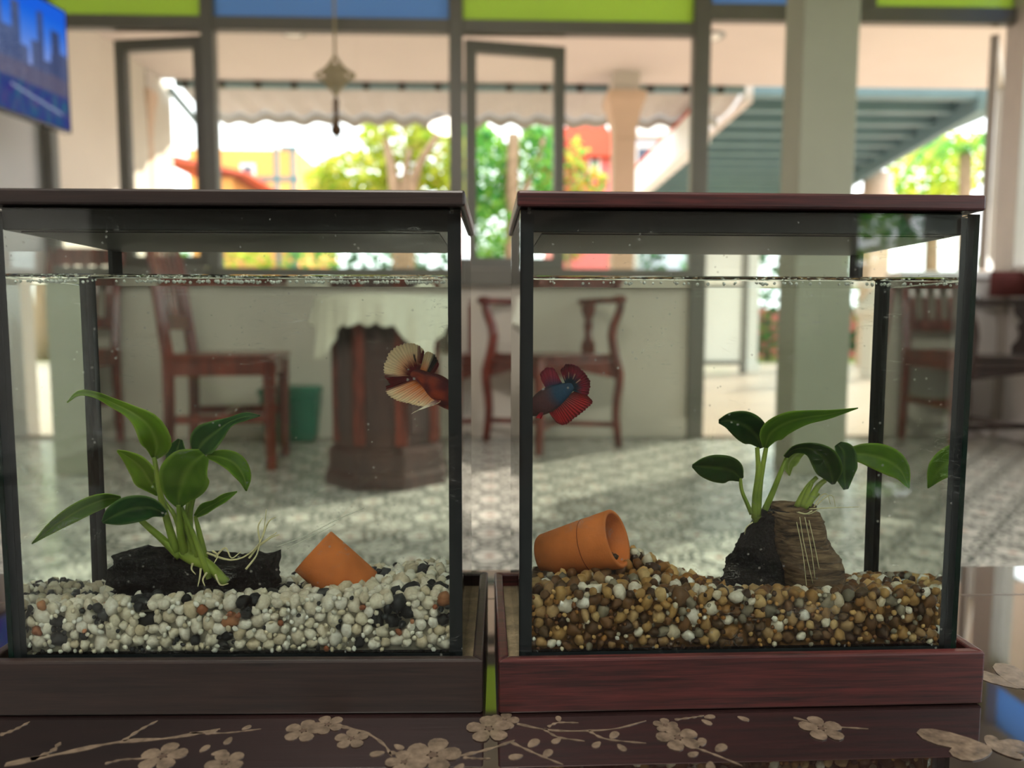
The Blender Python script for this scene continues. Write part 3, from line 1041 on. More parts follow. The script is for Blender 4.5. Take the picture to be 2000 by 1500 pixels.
def inlay_strip(name, pts, wpx):
    pp = spline(pts, 14)
    vs, fs = [], []
    for i, p in enumerate(pp):
        a = ont(*pp[max(i - 1, 0)])
        b_ = ont(*pp[min(i + 1, len(pp) - 1)])
        d = (b_ - a).normalized()
        n = Vector((-d.y, d.x, 0))
        hw = wpx * .00021 * (0.65 + .35 * math.sin(i * 1.7)) * (1 - .5 * i / len(pp))
        c = ont(*p)
        for sgn in (-1, 1):
            for z in (0.00002, .00018):
                vs.append(c + n * (hw * sgn) + Vector((0, 0, z)))
    for i in range(len(pp) - 1):
        a = i * 4
        b_ = a + 4
        fs += [(a + 1, a + 3, b_ + 3, b_ + 1), (a, b_, b_ + 2, a + 2), (a, a + 1, b_ + 1, b_), (a + 2, b_ + 2, b_ + 3, a + 3)]
    return MB().add(vs, fs).build(name, 'pearl', tb)


def petal(c, ang, L, wd, parent=None, name='petal', z=.0):
    vs = []
    n = 12
    for k in range(n):
        t = 2 * math.pi * k / n
        a = (math.cos(t) * .5 + .5) * L
        b_ = math.sin(t) * wd * (0.55 + .45 * (math.cos(t) * .5 + .5))
        vs.append(c + Vector((math.cos(ang) * a - math.sin(ang) * b_, math.sin(ang) * a + math.cos(ang) * b_, 0)))
    return MB().prism(vs, (0, 0, .00002 + z), (0, 0, .00022 + z)).build(name, 'pearl', parent or tb)


BZ = 0


def blossom(px, py, rad, n=5, ph=0.3):
    global BZ
    BZ += 1
    c = ont(px, py) + Vector((0, 0, .00004 * (BZ % 6)))
    f0 = MB().lathe([(rad * .16, .0002), (rad * .16, .00026)], 10, Matrix.Translation(c)).build('blossom_centre', 'pearl_line', tb)
    for k in range(n):
        a = ph + k * 2 * math.pi / n
        petal(c + Vector((math.cos(a), math.sin(a), 0)) * rad * .14, a, rad * .86, rad * .46, f0, 'petal')


for px, py, rd, ph in ((592, 1428, .0075, .2), (640, 1416, .0065, .8), (686, 1444, .0065, .4), (845, 1476, .0105, .1), (790, 1490, .007, .6), (318, 1478, .0085, .3), (440, 1490, .007, .9), (1325, 1442, .0085, .5), (1300, 1418, .005, .2), (1605, 1424, .0085, .3), (955, 1425, .009, .4), (985, 1408, .006, .1)):
    blossom(px, py, rd, 5, ph)
for pts, wp_ in (([(10, 1494), (130, 1470), (230, 1450), (330, 1442), (430, 1424)], 9), ([(240, 1448), (275, 1425), (308, 1408)], 6), ([(370, 1432), (440, 1432), (510, 1424)], 3),
                 ([(0, 1436), (30, 1425), (58, 1410)], 7), ([(60, 1485), (100, 1468), (118, 1450)], 9), ([(662, 1418), (715, 1432), (750, 1455), (765, 1478)], 5), ([(760, 1470), (800, 1476), (815, 1480)], 6),
                 ([(870, 1482), (920, 1472), (960, 1462), (1005, 1446)], 6), ([(905, 1480), (935, 1482), (958, 1482)], 4), ([(1010, 1414), (1070, 1426), (1130, 1428), (1200, 1424), (1262, 1408)], 4),
                 ([(1062, 1424), (1090, 1440), (1142, 1448)], 4), ([(1150, 1428), (1185, 1444), (1262, 1452)], 4), ([(1070, 1420), (1090, 1412), (1130, 1412)], 4), ([(998, 1450), (1050, 1474), (1100, 1494)], 4),
                 ([(1350, 1458), (1390, 1472), (1450, 1496)], 4), ([(1550, 1402), (1620, 1418), (1696, 1424)], 4), ([(1318, 1406), (1350, 1402), (1375, 1398)], 4), ([(205, 1492), (240, 1484), (285, 1482)], 4)):
    inlay_strip('branch', pts, wp_)
for px, py, a, L in ((1032, 1460, .9, .008), (1022, 1476, 3.4, .007), (1062, 1480, 1.0, .007), (1172, 1449, 4.0, .006), (1192, 1443, .9, .007), (1206, 1454, 5.2, .006), (1370, 1458, 1.2, .007), (1364, 1470, 3.6, .006),
                     (1398, 1468, .7, .008), (1388, 1488, 4.4, .007), (1095, 1442, 3.9, .006), (1375, 1402, .2, .006), (1092, 1410, 1.6, .005), (1440, 1400, 5.6, .006), (1370, 1406, 5.4, .006),
                     (452, 1440, 4.6, .006), (426, 1426, 3.7, .006), (390, 1470, 1.2, .006), (412, 1474, .3, .007), (472, 1426, .8, .005), (770, 1455, 5.6, .006), (752, 1470, 3.4, .007), (905, 1492, 4.2, .007)):
    petal(ont(px, py), a, L * .8, L * .30, None, 'inlay_leaf')
# large butterfly-like inlay at the right of the right tank
for k, (a, L) in enumerate(((.15, .016), (.9, .010), (2.7, .024), (3.4, .018), (5.6, .010))):
    petal(ont(1935, 1462), a, L, L * .30, None, 'inlay_wing', .00005 * k)
for k, (a, L) in enumerate(((2.2, .020), (1.2, .024), (.3, .016))):
    petal(ont(1995, 1345), a, L, L * .32, None, 'inlay_wing', .00005 * k)

# ---- the television on its bracket by the left wall
TVY = 3.30
tv_c = [at(135, 25, TVY), at(127, 256, TVY)]
far = Vector((at(132, 140, TVY).x, TVY, 0))
dirn = Vector((-.19, -1, 0)).normalized()
ztop, zbot = tv_c[0].z, tv_c[1].z
TVW = (ztop - zbot) * 1.72
nrm = Vector((-dirn.y, dirn.x, 0))
if nrm.x < 0:
    nrm = -nrm
tv = thing('television', 'flat wall television showing a blue city skyline at dusk', 'television', far + dirn * TVW / 2 + Vector((0, 0, zbot)))


def tvp(u, v):
    return far + dirn * (TVW * (1 - u)) + Vector((0, 0, zbot + (ztop - zbot) * v))


bez = MB()
poly = [tvp(-.012, -.02), tvp(1.012, -.02), tvp(1.012, 1.02), tvp(-.012, 1.02)]
bez.prism(poly, nrm * -.045, nrm * -.001).build('casing', 'tv_black', tv, bevel=.004)
rg = random.Random(11)
towers = []
for k in range(46):
    c = rg.uniform(-.02, 1.02)
    hgt = rg.uniform(.42, .66)
    towers.append((c, rg.uniform(.012, .032), hgt, rg.uniform(.25, 1.0), rg.random()))
for c, wd, h_, sh in ((.70, .022, .88, .7), (.61, .016, .86, .9), (.84, .016, .90, .5), (.93, .028, .80, .3), (.45, .03, .8, .6), (.30, .022, .86, .5), (.18, .03, .74, .7), (.55, .03, .70, .5)):
    towers.append((c, wd, h_, sh, .5))


def tvcol(u, v):
    sky = np.array(lin((.10 + .42 * max(0, 1 - (v - .45) * 2.4), .36 + .24 * max(0, 1 - (v - .45) * 2.2), .84)))
    c = sky
    if v < .27:
        c = np.array(lin((.14 + .16 * noise.noise((u * 30, v * 12, 0)), .24 + .18 * noise.noise((u * 40, v * 8, 3)), .46)))
        if .05 < (1 - u) < .34 and abs(v - (.10 + (1 - u) * .34)) < .011:
            c = np.array(lin((.5, .56, .66)))
    else:
        for cc, wd, hh, sh, t in towers:
            if abs(u - cc) < wd and v < hh:
                k = .5 + .5 * noise.noise((u * 160, v * 90, t * 9))
                c = np.array(lin((.16 + .34 * sh * k, .22 + .32 * sh * k, .38 + .28 * sh * k)))
        if v < .42:
            k = noise.noise((u * 60, v * 60, 7)) * .5 + .5
            c = c * .5 + .5 * np.array(lin((.22 + .34 * k, .26 + .18 * k, .40)))
    return (float(c[0]), float(c[1]), float(c[2]), 1)


MB().grid(lambda u, v: tvp(u, v), 150, 90, col=tvcol).build('screen', 'tv_picture', tv)
MB().box((LX + .034, TVY - .62, zbot + .15), (LX + .16, TVY - .42, zbot + .3)).build('bracket', 'tv_black', tv)

# ---- hanging ornament before the middle window
OY = 3.5
op = at(655, 148, OY)
om = thing('hanging_ornament', 'beige lattice star ornament with a dark tassel hanging on a cord before the window', 'ornament', (op.x, OY, op.z))
mpp = OY / FPX
MB().tube([Vector((op.x, OY, CEIL)), Vector((op.x, OY, op.z + 34 * mpp))], .006, 8).build('cord', 'cord_beige', om, True)
star = []
for k in range(16):
    a = k * math.pi / 8
    r_ = (36 if k % 4 == 0 else (20 if k % 2 == 0 else 23)) * mpp
    star.append(Vector((op.x + math.cos(a) * r_, OY, op.z + math.sin(a) * r_)))
fr = MB().tube(star + star[:1], .011, 8).build('star_frame', 'cord_beige', om, True)
for k in range(-3, 4):
    o_ = k * 6.5 * mpp
    L = (26 - abs(k) * 3.2) * mpp
    for sx in (1, -1):
        c = Vector((op.x + o_ * .7, OY, op.z + o_ * .7 * -sx))
        d = Vector((.707, 0, .707 * sx)) * L * .8
        MB().tube([c - d, c + d], .0065, 6).build('lattice_cord', 'cord_beige', fr, True)
MB().lathe([(.006, 0), (.014, .01), (.016, .022), (.008, .034), (.005, .05)], 12, Matrix.Translation((op.x, OY, op.z - 56 * mpp))).build('bead', 'tassel_brown', om, True)
MB().lathe([(.006, 0), (.024, .006), (.030, .03), (.018, .055), (.010, .10), (.014, .13), (.006, .17)], 12, Matrix.Translation((op.x, OY, op.z - 110 * mpp))).build('tassel', 'tassel_brown', om, True)
MB().tube([Vector((op.x, OY, op.z - 108 * mpp)), Vector((op.x + .004, OY, op.z - 124 * mpp))], [.012, .006], 8).build('tassel_tip', 'tassel_brown', om, True)
MB().tube([Vector((op.x, OY, op.z - 20 * mpp)), Vector((op.x, OY, op.z - 56 * mpp))], .004, 6).build('cord', 'cord_beige', om, True)


# ---- dining chairs with slatted backs
def dining_chair(name, label, loc, rz, matn='chair_wood', slats=5):
    """local: x forward (front of the seat), y across; back at -x"""
    t = thing(name, label, 'chair', loc, rz, 'slat-back dining chairs')
    S, W2, D2, H = .47, .20, .21, 1.0

    def post(y):
        return [(-D2, y, 0), (-D2 + .01, y, .25), (-D2 + .012, y, S), (-D2 - .02, y, .75), (-D2 - .07, y, H)]
    for y in (-W2 + .02, W2 - .02):
        MB().tube(post(y), [.022, .023, .025, .022, .02], 4).build('back_post', matn, t, local=True)
        MB().tube([(D2 - .02, y, 0), (D2 - .02, y, .25), (D2 - .02, y, S - .02)], [.021, .024, .027], 4).build('leg', matn, t, local=True)
    MB().box((-D2 - .005, -W2, S - .012), (D2 + .012, W2, S + .014)).build('seat', matn, t, local=True, bevel=.008)
    for y in (-W2 + .02, W2 - .02):
        MB().box((-D2, y - .011, S - .075), (D2 - .02, y + .011, S - .012)).build('seat_rail', matn, t, local=True)
        MB().box((-D2, y - .010, .20), (D2 - .02, y + .010, .235)).build('stretcher', matn, t, local=True)
    for x in (-D2, D2 - .02):
        MB().box((x - .011, -W2 + .02, S - .075), (x + .011, W2 - .02, S - .012)).build('seat_rail', matn, t, local=True)
    MB().box((-.011, -W2 + .02, .20), (.011, W2 - .02, .235)).build('stretcher', matn, t, local=True)

    def bx(z):
        return -D2 + .012 + (z - S) / (.75 - S) * -.032 if z < .75 else -D2 - .02 - (z - .75) / .25 * .05
    for z0, z1 in ((.58, .64), (H - .09, H)):
        p0, p1 = Vector((bx(z0), 0, z0)), Vector((bx(z1), 0, z1))
        poly = [p0 + Vector((-.010, -W2 + .02, 0)), p0 + Vector((.010, -W2 + .02, 0)), p1 + Vector((.010, -W2 + .02, 0)), p1 + Vector((-.010, -W2 + .02, 0))]
        MB().prism(poly, (0, 0, 0), (0, 2 * W2 - .04, 0)).build('back_rail', matn, t, local=True)
    for k in range(slats):
        y = (-W2 + .06) + k * (2 * W2 - .12) / (slats - 1)
        MB().tube([(bx(.63), y, .63), (bx(.76), y, .76), (bx(H - .08), y, H - .08)], [.016, .017, .016], 4, flat=.5).build('slat', matn, t, local=True)
    return t


ca = on_plane(511, 918, 0)
dining_chair('dining_chair', 'red-brown wooden dining chair beside the lace-covered pedestal table', (ca.x - .17, ca.y + .17, 0), R(8))
cb = on_plane(180, 872, 0)
dining_chair('dining_chair', 'red-brown dining chair by the window at the far left of the room', (cb.x - .13, cb.y - .02, 0), R(-90))


# ---- corner chairs
def corner_chair(name, label, loc, rz, matn, seatm=None, group='corner chairs'):
    """square seat, arms along two sides; the open corner points to local -y"""
    t = thing(name, label, 'chair', loc, rz, group)
    a = .235
    S, H = .45, .73
    pts = {'front': (0, -a * 1.414), 'left': (-a * 1.414, 0), 'back': (0, a * 1.414), 'right': (a * 1.414, 0)}
    for k, (x, y) in pts.items():
        o_ = Vector((x, y, 0)).normalized()
        top = [] if k == 'front' else [Vector((x, y, S)) + o_ * -.012, Vector((x, y, S + .12)) + o_ * -.03, Vector((x, y, H - .06)) + o_ * .005, Vector((x, y, H)) + o_ * .015]
        leg = [Vector((x, y, 0)) + o_ * .012, Vector((x, y, .18)) + o_ * -.006, Vector((x, y, S - .10)) + o_ * .012]
        pp = [Vector(q) for q in spline([tuple(q) for q in (leg + (top or [Vector((x, y, S))]))], 14)]
        MB().tube(pp, [.020 + .006 * math.sin(i / 14 * math.pi) for i in range(15)], 6).build('leg', matn, t, True, local=True)
    c = [Vector((*pts[k], 0)) for k in ('front', 'right', 'back', 'left')]
    MB().prism([p * .99 for p in c], (0, 0, S - .055), (0, 0, S - .018)).build('seat_frame', matn, t, local=True, bevel=.006)
    MB().prism([p * .90 for p in c], (0, 0, S - .018), (0, 0, S + .012)).build('seat', seatm or matn, t, local=True, bevel=.008)
    arm = [c[3] * 1.08 + Vector((.02, -.05, 0)), c[3] * 1.03, (c[3] + c[2]) * .54, c[2] * 1.05, (c[2] + c[1]) * .54, c[1] * 1.03, c[1] * 1.08 + Vector((-.02, -.05, 0))]
    pp = [Vector(q) + Vector((0, 0, H)) for q in spline([tuple(q) for q in arm], 30)]
    MB().tube(pp, [.028 + .010 * (abs(i - 15) > 12) for i in range(31)], 8, flat=.6).build('arm_rail', matn, t, True, local=True)
    for p, q in ((c[3], c[2]), (c[2], c[1])):
        m_ = (p + q) / 2
        d = (q - p).normalized()
        prof = [(.045, 0), (.05, .05), (.022, .09), (.018, .12), (.03, .15), (.016, .18), (.045, .22), (.05, .262)]
        L_, R_ = [], []
        for h_, z in prof:
            L_.append(m_ + d * h_ + Vector((0, 0, S + z)))
            R_.append(m_ - d * h_ + Vector((0, 0, S + z)))
        n_ = d.cross(Vector((0, 0, 1))) * .008
        mb = MB()
        for i in range(len(prof) - 1):
            mb.prism([L_[i], R_[i], R_[i + 1], L_[i + 1]], -n_, n_)
        mb.build('splat', matn, t, local=True)
    for p, q in ((c[0], c[2]), (c[1], c[3])):
        MB().bar(p + Vector((0, 0, .11)), q + Vector((0, 0, .11)), .022, .026).build('stretcher', matn, t, local=True)
    for p, q in ((c[0], c[1]), (c[0], c[3])):
        m_ = (p + q) / 2
        poly = [p * .97 + Vector((0, 0, S - .055)), q * .97 + Vector((0, 0, S - .055)), q * .97 + Vector((0, 0, S - .11)), m_ * .97 + Vector((0, 0, S - .065)), p * .97 + Vector((0, 0, S - .11))]
        n_ = (q - p).cross(Vector((0, 0, 1))).normalized() * .01
        MB().prism(poly, -n_, n_).build('apron', matn, t, local=True)
    return t


fr_ = on_plane(1106, 886, 0)
corner_chair('corner_chair', 'red-brown corner chair with vase-shaped splats under the windows', (fr_.x - .05, fr_.y + .30, 0), R(-14), 'chair_wood')
dpt = on_plane(1975, 884, 0)
dc = corner_chair('corner_chair', 'nearly black corner chair at the right edge by the white panelled wall', (dpt.x + .13, dpt.y + .12, 0), R(10), 'chair_dark')
cu = MB()
cx_, cy_ = dpt.x + .34, dpt.y + .34
cus = thing('back_cushion', 'dark red cushion standing behind the nearly black corner chair', 'cushion', (cx_, cy_, .70))
cu.grid(lambda u, v: Vector((cx_ + (u - .5) * .50, cy_ + .05 * math.sin(math.pi * u) * math.sin(math.pi * v), .76 + .13 * v)), 12, 8)
cu.grid(lambda u, v: Vector((cx_ + (u - .5) * .50, cy_ - .05 * math.sin(math.pi * u) * math.sin(math.pi * v), .76 + .13 * v)), 12, 8)
cu.build('cover', 'cushion_red', cus, True)

# ---- octagonal pedestal table with lace cloth
pb = on_plane(745, 955, 0)
PR = .5 * (862 - 628) / FPX * pb.y / math.cos(math.pi / 8) * .98
pc = Vector((pb.x, pb.y + PR * .9, 0))
pt = thing('pedestal_table', 'octagonal dark wooden pedestal table under a scalloped lace cloth', 'table', pc)
M8 = Matrix.Translation(pc)
MB().lathe([(PR * 1.06, 0), (PR * 1.06, .045), (PR, .06), (PR, .135), (PR * .93, .15)], 8, M8, phase=math.pi / 8).build('plinth', 'table_wood', pt)
MB().lathe([(PR * .88, .15), (PR * .88, .66)], 8, M8, phase=math.pi / 8).build('body', 'table_wood', pt)
for k in range(8):
    a = k * math.pi / 4
    d = Vector((math.cos(a), math.sin(a), 0))
    sd_ = Vector((-d.y, d.x, 0))
    apo = PR * .88 * math.cos(math.pi / 8)
    hw = PR * .88 * math.sin(math.pi / 8)
    c = pc + d * apo
    for s_ in (-1, 1):
        MB().bar(c + sd_ * (hw * .86 * s_) + Vector((0, 0, .16)), c + sd_ * (hw * .86 * s_) + Vector((0, 0, .65)), .022, .02).build('pilaster', 'chair_wood', pt)
    poly = [c + sd_ * (-hw * .6) + Vector((0, 0, .20)), c + sd_ * (hw * .6) + Vector((0, 0, .20)), c + sd_ * (hw * .6) + Vector((0, 0, .54)), c + Vector((0, 0, .60)), c + sd_ * (-hw * .6) + Vector((0, 0, .54))]
    MB().prism(poly, -d * .002, d * .008).build('panel', 'table_wood', pt)
MB().lathe([(PR * 1.0, .66), (PR * 1.12, .675), (PR * 1.12, .70), (PR * 1.08, .71)], 8, M8, phase=math.pi / 8).build('tabletop', 'table_wood', pt)
# lace cloth: scalloped hem with hanging corners
lc = thing('lace_cloth', 'off-white lace tablecloth with scalloped hem draped over the pedestal table', 'tablecloth', pc + Vector((0, 0, .71)))
NA = 160


def hem(a):
    c4 = abs(math.cos(2 * (a - R(38)))) ** 6
    return .10 + .13 * c4 + .016 * abs(math.sin(a * 14))


def clothf(u, v):
    a = u * 2 * math.pi
    top = PR * 1.14
    if v < .4:
        r_ = top * v / .4
        return pc + Vector((math.cos(a) * r_, math.sin(a) * r_, .7125))
    k = (v - .4) / .6
    fold = 1 + .05 * math.sin(a * 12) * k + .03 * math.sin(a * 29) * k
    r_ = top * (1.005 + .03 * k) * fold
    return pc + Vector((math.cos(a) * r_, math.sin(a) * r_, .7125 - hem(a) * k))


MB().grid(clothf, NA, 22).build('drape', 'lace', lc, True, solid=.003)

# ---- green storage box by the dining chair
gb = on_plane(560, 866, 0)
bxr = thing('storage_box', 'dark green plastic storage box on the floor behind the dining chair', 'box', (gb.x, gb.y + .15, 0), R(6))
MB().lathe([(.16, 0), (.175, .02), (.20, .24), (.20, .25)], 4, None, phase=math.pi / 4).build('body', 'green_plastic', bxr, local=True, bevel=.01)
MB().lathe([(.212, .25), (.212, .275), (.19, .285)], 4, None, phase=math.pi / 4).build('lid', 'green_plastic', bxr, local=True, bevel=.008)

# ---- lamp added for front light and dark rug added to dim glass reflections
LPX, LPY = -.3, -1.1
cl = thing('ceiling_lamp', 'large round white ceiling lamp of the room behind the viewer', 'lamp', (LPX, LPY, CEIL - .07))
MB().lathe([(.50, .0), (.52, .02), (.52, .07)], 32, Matrix.Translation((LPX, LPY, CEIL - .07))).build('housing', 'lamp_metal', cl, True)
ld = bpy.data.lights.new('lamp_light', 'AREA')
ld.shape = 'DISK'
ld.size = .94
ld.energy = 62
ld.color = (1.0, .94, .84)
lo = bpy.data.objects.new('lamp_light', ld)
COL.objects.link(lo)
lo.parent = cl
lo.location = (0, 0, -.004)
rug = thing('floor_rug', 'large dark brown woven rug on the floor behind the viewer', 'rug', (0, -1.6, 0))
MB().box((-2.0, -3.28, .0), (2.6, -.25, .010)).build('pile', 'rug_brown', rug)
MB().box((-2.0, -3.38, .0), (2.6, -3.28, .008)).build('border', 'tv_black', rug)
MB().box((-2.0, -.25, .0), (2.6, -.15, .008)).build('border', 'tv_black', rug)

# ================================================================== THE TWO TANKS
TW, TD = 0.20, 0.101
GU0, GU1, GV0, GV1, GT = .0085, .1915, .0058, .094, .003      # glass box
WB, WT = .0204, .1740                                          # tank floor, water level
LZ0, LZ1 = .2015, .2077
NW = 1.333


class Tank:
    def __init__(s, org, rot):
        s.M = Matrix.Translation(Vector((org[0], org[1], TZ))) @ Matrix.Rotation(rot, 4, 'Z')
        s.I = s.M.inverted()
        s.rot = rot
        s.loc = Vector((org[0], org[1], TZ))
        s.cam = s.I @ CP

    def w(s, u, v, z):
        return s.M @ Vector((u, v, z))

    def at(s, px, py, v):
        """where a point of the photograph lies at depth v in the water behind the front pane"""
        d = (s.I.to_3x3() @ ray(px, py)).normalized()
        vf = GV0 + GT
        p = s.cam + d * ((vf - s.cam.y) / d.y)
        t = d.copy()
        if p.z < WT:
            t = Vector((d.x / NW, 0, d.z / NW))
            t.y = math.sqrt(max(1e-6, 1 - t.x * t.x - t.z * t.z))
        return p + t * ((v - vf) / t.y)

    def mpp(s, v):
        return (.2755 + GT + (v - GV0 - GT) / NW) / FPX


c_, s_ = math.cos(-.01169), math.sin(-.01169)
TL = Tank((-.0041 - TW * c_, .26947 - TW * s_), -.01169)
TR = Tank((.00206, .26883), .01422)


def build_tank(T, woodm, label, seed, label_w):
    t = thing('betta_tank', label, 'aquarium', T.loc, T.rot, 'betta tanks on the table')
    Lc = dict(parent=t, local=True)
    hb = .0228
    rw_ = .0042
    # tray with four mitred rails
    for nm, poly in (('front', [(0, 0), (TW, 0), (TW - rw_, rw_), (rw_, rw_)]), ('back', [(0, TD), (TW, TD), (TW - rw_, TD - rw_), (rw_, TD - rw_)]),
                     ('left', [(0, 0), (rw_, rw_), (rw_, TD - rw_), (0, TD)]), ('right', [(TW, 0), (TW - rw_, rw_), (TW - rw_, TD - rw_), (TW, TD)])):
        MB().prism([(x, y, 0) for x, y in poly], (0, 0, .0004), (0, 0, hb)).build('base_rail', woodm, bevel=.0009, **Lc)
    MB().box((rw_, rw_, .0006), (TW - rw_, TD - rw_, .0162)).build('tray_floor', 'tray_felt', **Lc)
    # panes: big faces clear, narrow faces dark green
    def pane_box(name, a, b, thin):
        mb = MB()
        mb.box(a, b)
        o = mb.build(name, ['tank_pane', 'glass_edge', 'glass_edge_pale'], **Lc)
        for pl in o.data.polygons:
            n = pl.normal
            if abs(n[thin]) < .5:
                pl.material_index = 1
        return o
    zt = LZ0 - .0012
    pane_box('front_pane', (GU0, GV0, .0166), (GU1, GV0 + GT, zt), 1)
    pane_box('back_pane', (GU0, GV1 - GT, .0166), (GU1, GV1, zt), 1)
    pane_box('side_pane', (GU0, GV0 + GT, .0166), (GU0 + GT, GV1 - GT, zt), 0)
    pane_box('side_pane', (GU1 - GT, GV0 + GT, .0166), (GU1, GV1 - GT, zt), 0)
    MB().box((GU0 + GT, GV0 + GT, .0166), (GU1 - GT, GV1 - GT, WB - .0006)).build('bottom_pane', 'silicone', **Lc)
    iu0, iu1, iv0, iv1 = GU0 + GT, GU1 - GT, GV0 + GT, GV1 - GT
    for u, su in ((iu0, 1), (iu1, -1)):
        for v, sv in ((iv0, 1), (iv1, -1)):
            q, qv = (.0024, .0016) if sv > 0 else (.0040, .0016)
            poly = [(u, v, 0), (u + su * q, v, 0), (u + su * q * .55, v + sv * qv * .6, 0), (u, v + sv * qv, 0)]
            MB().prism(poly, (0, 0, WB - .0008), (0, 0, zt - .001)).build('silicone_seam', 'silicone', **Lc)
            # dark bonded joint between the panes
            e0 = u - su * GT
            MB().box((e0 + su * .0002, v - .0001 if sv < 0 else v - .00015, .0166), (u, v + (.00015 if sv > 0 else .0001), zt)).build('bond_line', 'silicone', **Lc)
    for v, sv in ((iv0, 1), (iv1, -1)):
        MB().prism([(iu0, v, WB - .0005), (iu0, v + sv * .0016, WB - .0005), (iu0, v, WB + .0012)], (0, 0, 0), (iu1 - iu0, 0, 0)).build('floor_seam', 'silicone', **Lc)
    # lid and hood
    lid = MB().box((.0072, .0048, LZ0), (TW - .0068, .0952, LZ1)).build('lid', woodm, bevel=.001, **Lc)
    hd = MB().box((GU0 + GT + .0012, GV0 + GT + .0012, .1925), (GU1 - GT - .0012, GV1 - GT - .0010, LZ0)).build('hood', 'hood_black', bevel=.0006, **Lc)
    mo = MB().box((GU0 + GT + .006, GV0 + GT + .005, .1921), (GU1 - GT - .006, GV1 - GT - .004, .1927)).build('hood_grille', 'hood_mesh', hd, local=True)
    # water, its surface climbing a little at the glass
    wt = thing('tank_water', label_w, 'water', T.loc, T.rot, 'water in the tanks')
    g = .0003
    a0, a1, b0, b1 = iu0 + g, iu1 - g, iv0 + g, iv1 - g
    mb = MB()
    us = [a0 + x for x in (0, .0004, .0009, .0016, .0026, .004)]
    us = us + list(np.linspace(a0 + .006, a1 - .006, 22)) + [a0 + a1 - x for x in reversed(us)]
    vs_ = [b0 + x for x in (0, .0004, .0009, .0016, .0026, .004)]
    vs_ = vs_ + list(np.linspace(b0 + .006, b1 - .006, 10)) + [b0 + b1 - x for x in reversed(vs_)]

    def hz(u, v):
        dd = min(u - a0, a1 - u, b1 - v, v - b0)
        return WT + .0016 * math.exp(-dd / .0011)
    nu, nv = len(us), len(vs_)
    V = [(u, v, hz(u, v)) for u in us for v in vs_]
    F = [(i * nv + j, (i + 1) * nv + j, (i + 1) * nv + j + 1, i * nv + j + 1) for i in range(nu - 1) for j in range(nv - 1)]
    rim = [i * nv for i in range(nu)] + [(nu - 1) * nv + j for j in range(1, nv)] + [i * nv + nv - 1 for i in range(nu - 2, -1, -1)] + [j for j in range(nv - 2, 0, -1)]
    base = len(V)
    V += [(V[i][0], V[i][1], WB) for i in rim]
    n = len(rim)
    F += [(rim[i], rim[(i + 1) % n], base + (i + 1) % n, base + i) for i in range(n)]
    F.append(tuple(base + i for i in range(n)))
    o = mb.add(V, F).build('water_body', 'water', wt, local=True)
    # bubbles along the water line
    rg = random.Random(seed)
    mb = MB()
    bm = bmesh.new()
    bmesh.ops.create_icosphere(bm, subdivisions=1, radius=1.0)
    bv = [v.co.copy() for v in bm.verts]
    bf = [[v.index for v in f.verts] for f in bm.faces]
    bm.free()
    nb = 260 if seed == 1 else 80
    for _ in range(nb):
        r_ = rg.uniform(.0004, .0008)
        if seed == 1:
            u = a0 + (a1 - a0) * ((rg.choice([.08, .14, .33, .42, .50, .56, .70, .76, .86, .95]) + rg.gauss(0, .03)) % 1)
        else:
            u = a0 + (a1 - a0) * rg.random() ** (.8)
        u = min(max(u, a0 + .001), a1 - .001)
        v = b0 + .0007 + rg.random() ** 2 * .006
        c = Vector((u, v, WT - r_ - .0002 - rg.random() * .0006))
        mb.add([c + q * r_ for q in bv], bf)
    bo = mb.build('bubble_line', 'bubble', wt, True, local=True)
    bo['kind'] = 'stuff'
    return t


build_tank(TL, 'lid_brown', 'left glass betta tank with dark brown lid and base, white gravel inside', 1, 'clear water filling the left tank above white gravel')
build_tank(TR, 'lid_red', 'right glass betta tank with reddish wooden lid and base, tan gravel inside', 2, 'clear water filling the right tank above tan gravel')

# ================================================================== GRAVEL
IU0, IU1, IV0, IV1 = GU0 + GT + .0005, GU1 - GT - .0005, GV0 + GT + .0005, GV1 - GT - .0005


def gauss2(u, v, cu, cv, su, sv):
    return math.exp(-((u - cu) / su) ** 2 - ((v - cv) / sv) ** 2)


def h_left(u, v):
    k = (v - IV0) / (IV1 - IV0)
    h = .0445 - .0115 * k
    h += .007 * gauss2(u, v, .175, .085, .04, .04)
    h += .004 * gauss2(u, v, .165, .045, .04, .03)
    h -= .002 * gauss2(u, v, .02, .02, .05, .05)
    return h + .0012 * noise.noise((u * 60, v * 60, 1))


def h_right(u, v):
    k = (v - IV0) / (IV1 - IV0)
    h = .0455 - .0150 * k
    h += .017 * gauss2(u, v, .058, .062, .028, .03)
    h += .006 * gauss2(u, v, .02, .05, .03, .04)
    h += .004 * gauss2(u, v, .185, .06, .02, .03)
    return h + .0012 * noise.noise((u * 60, v * 60, 5))


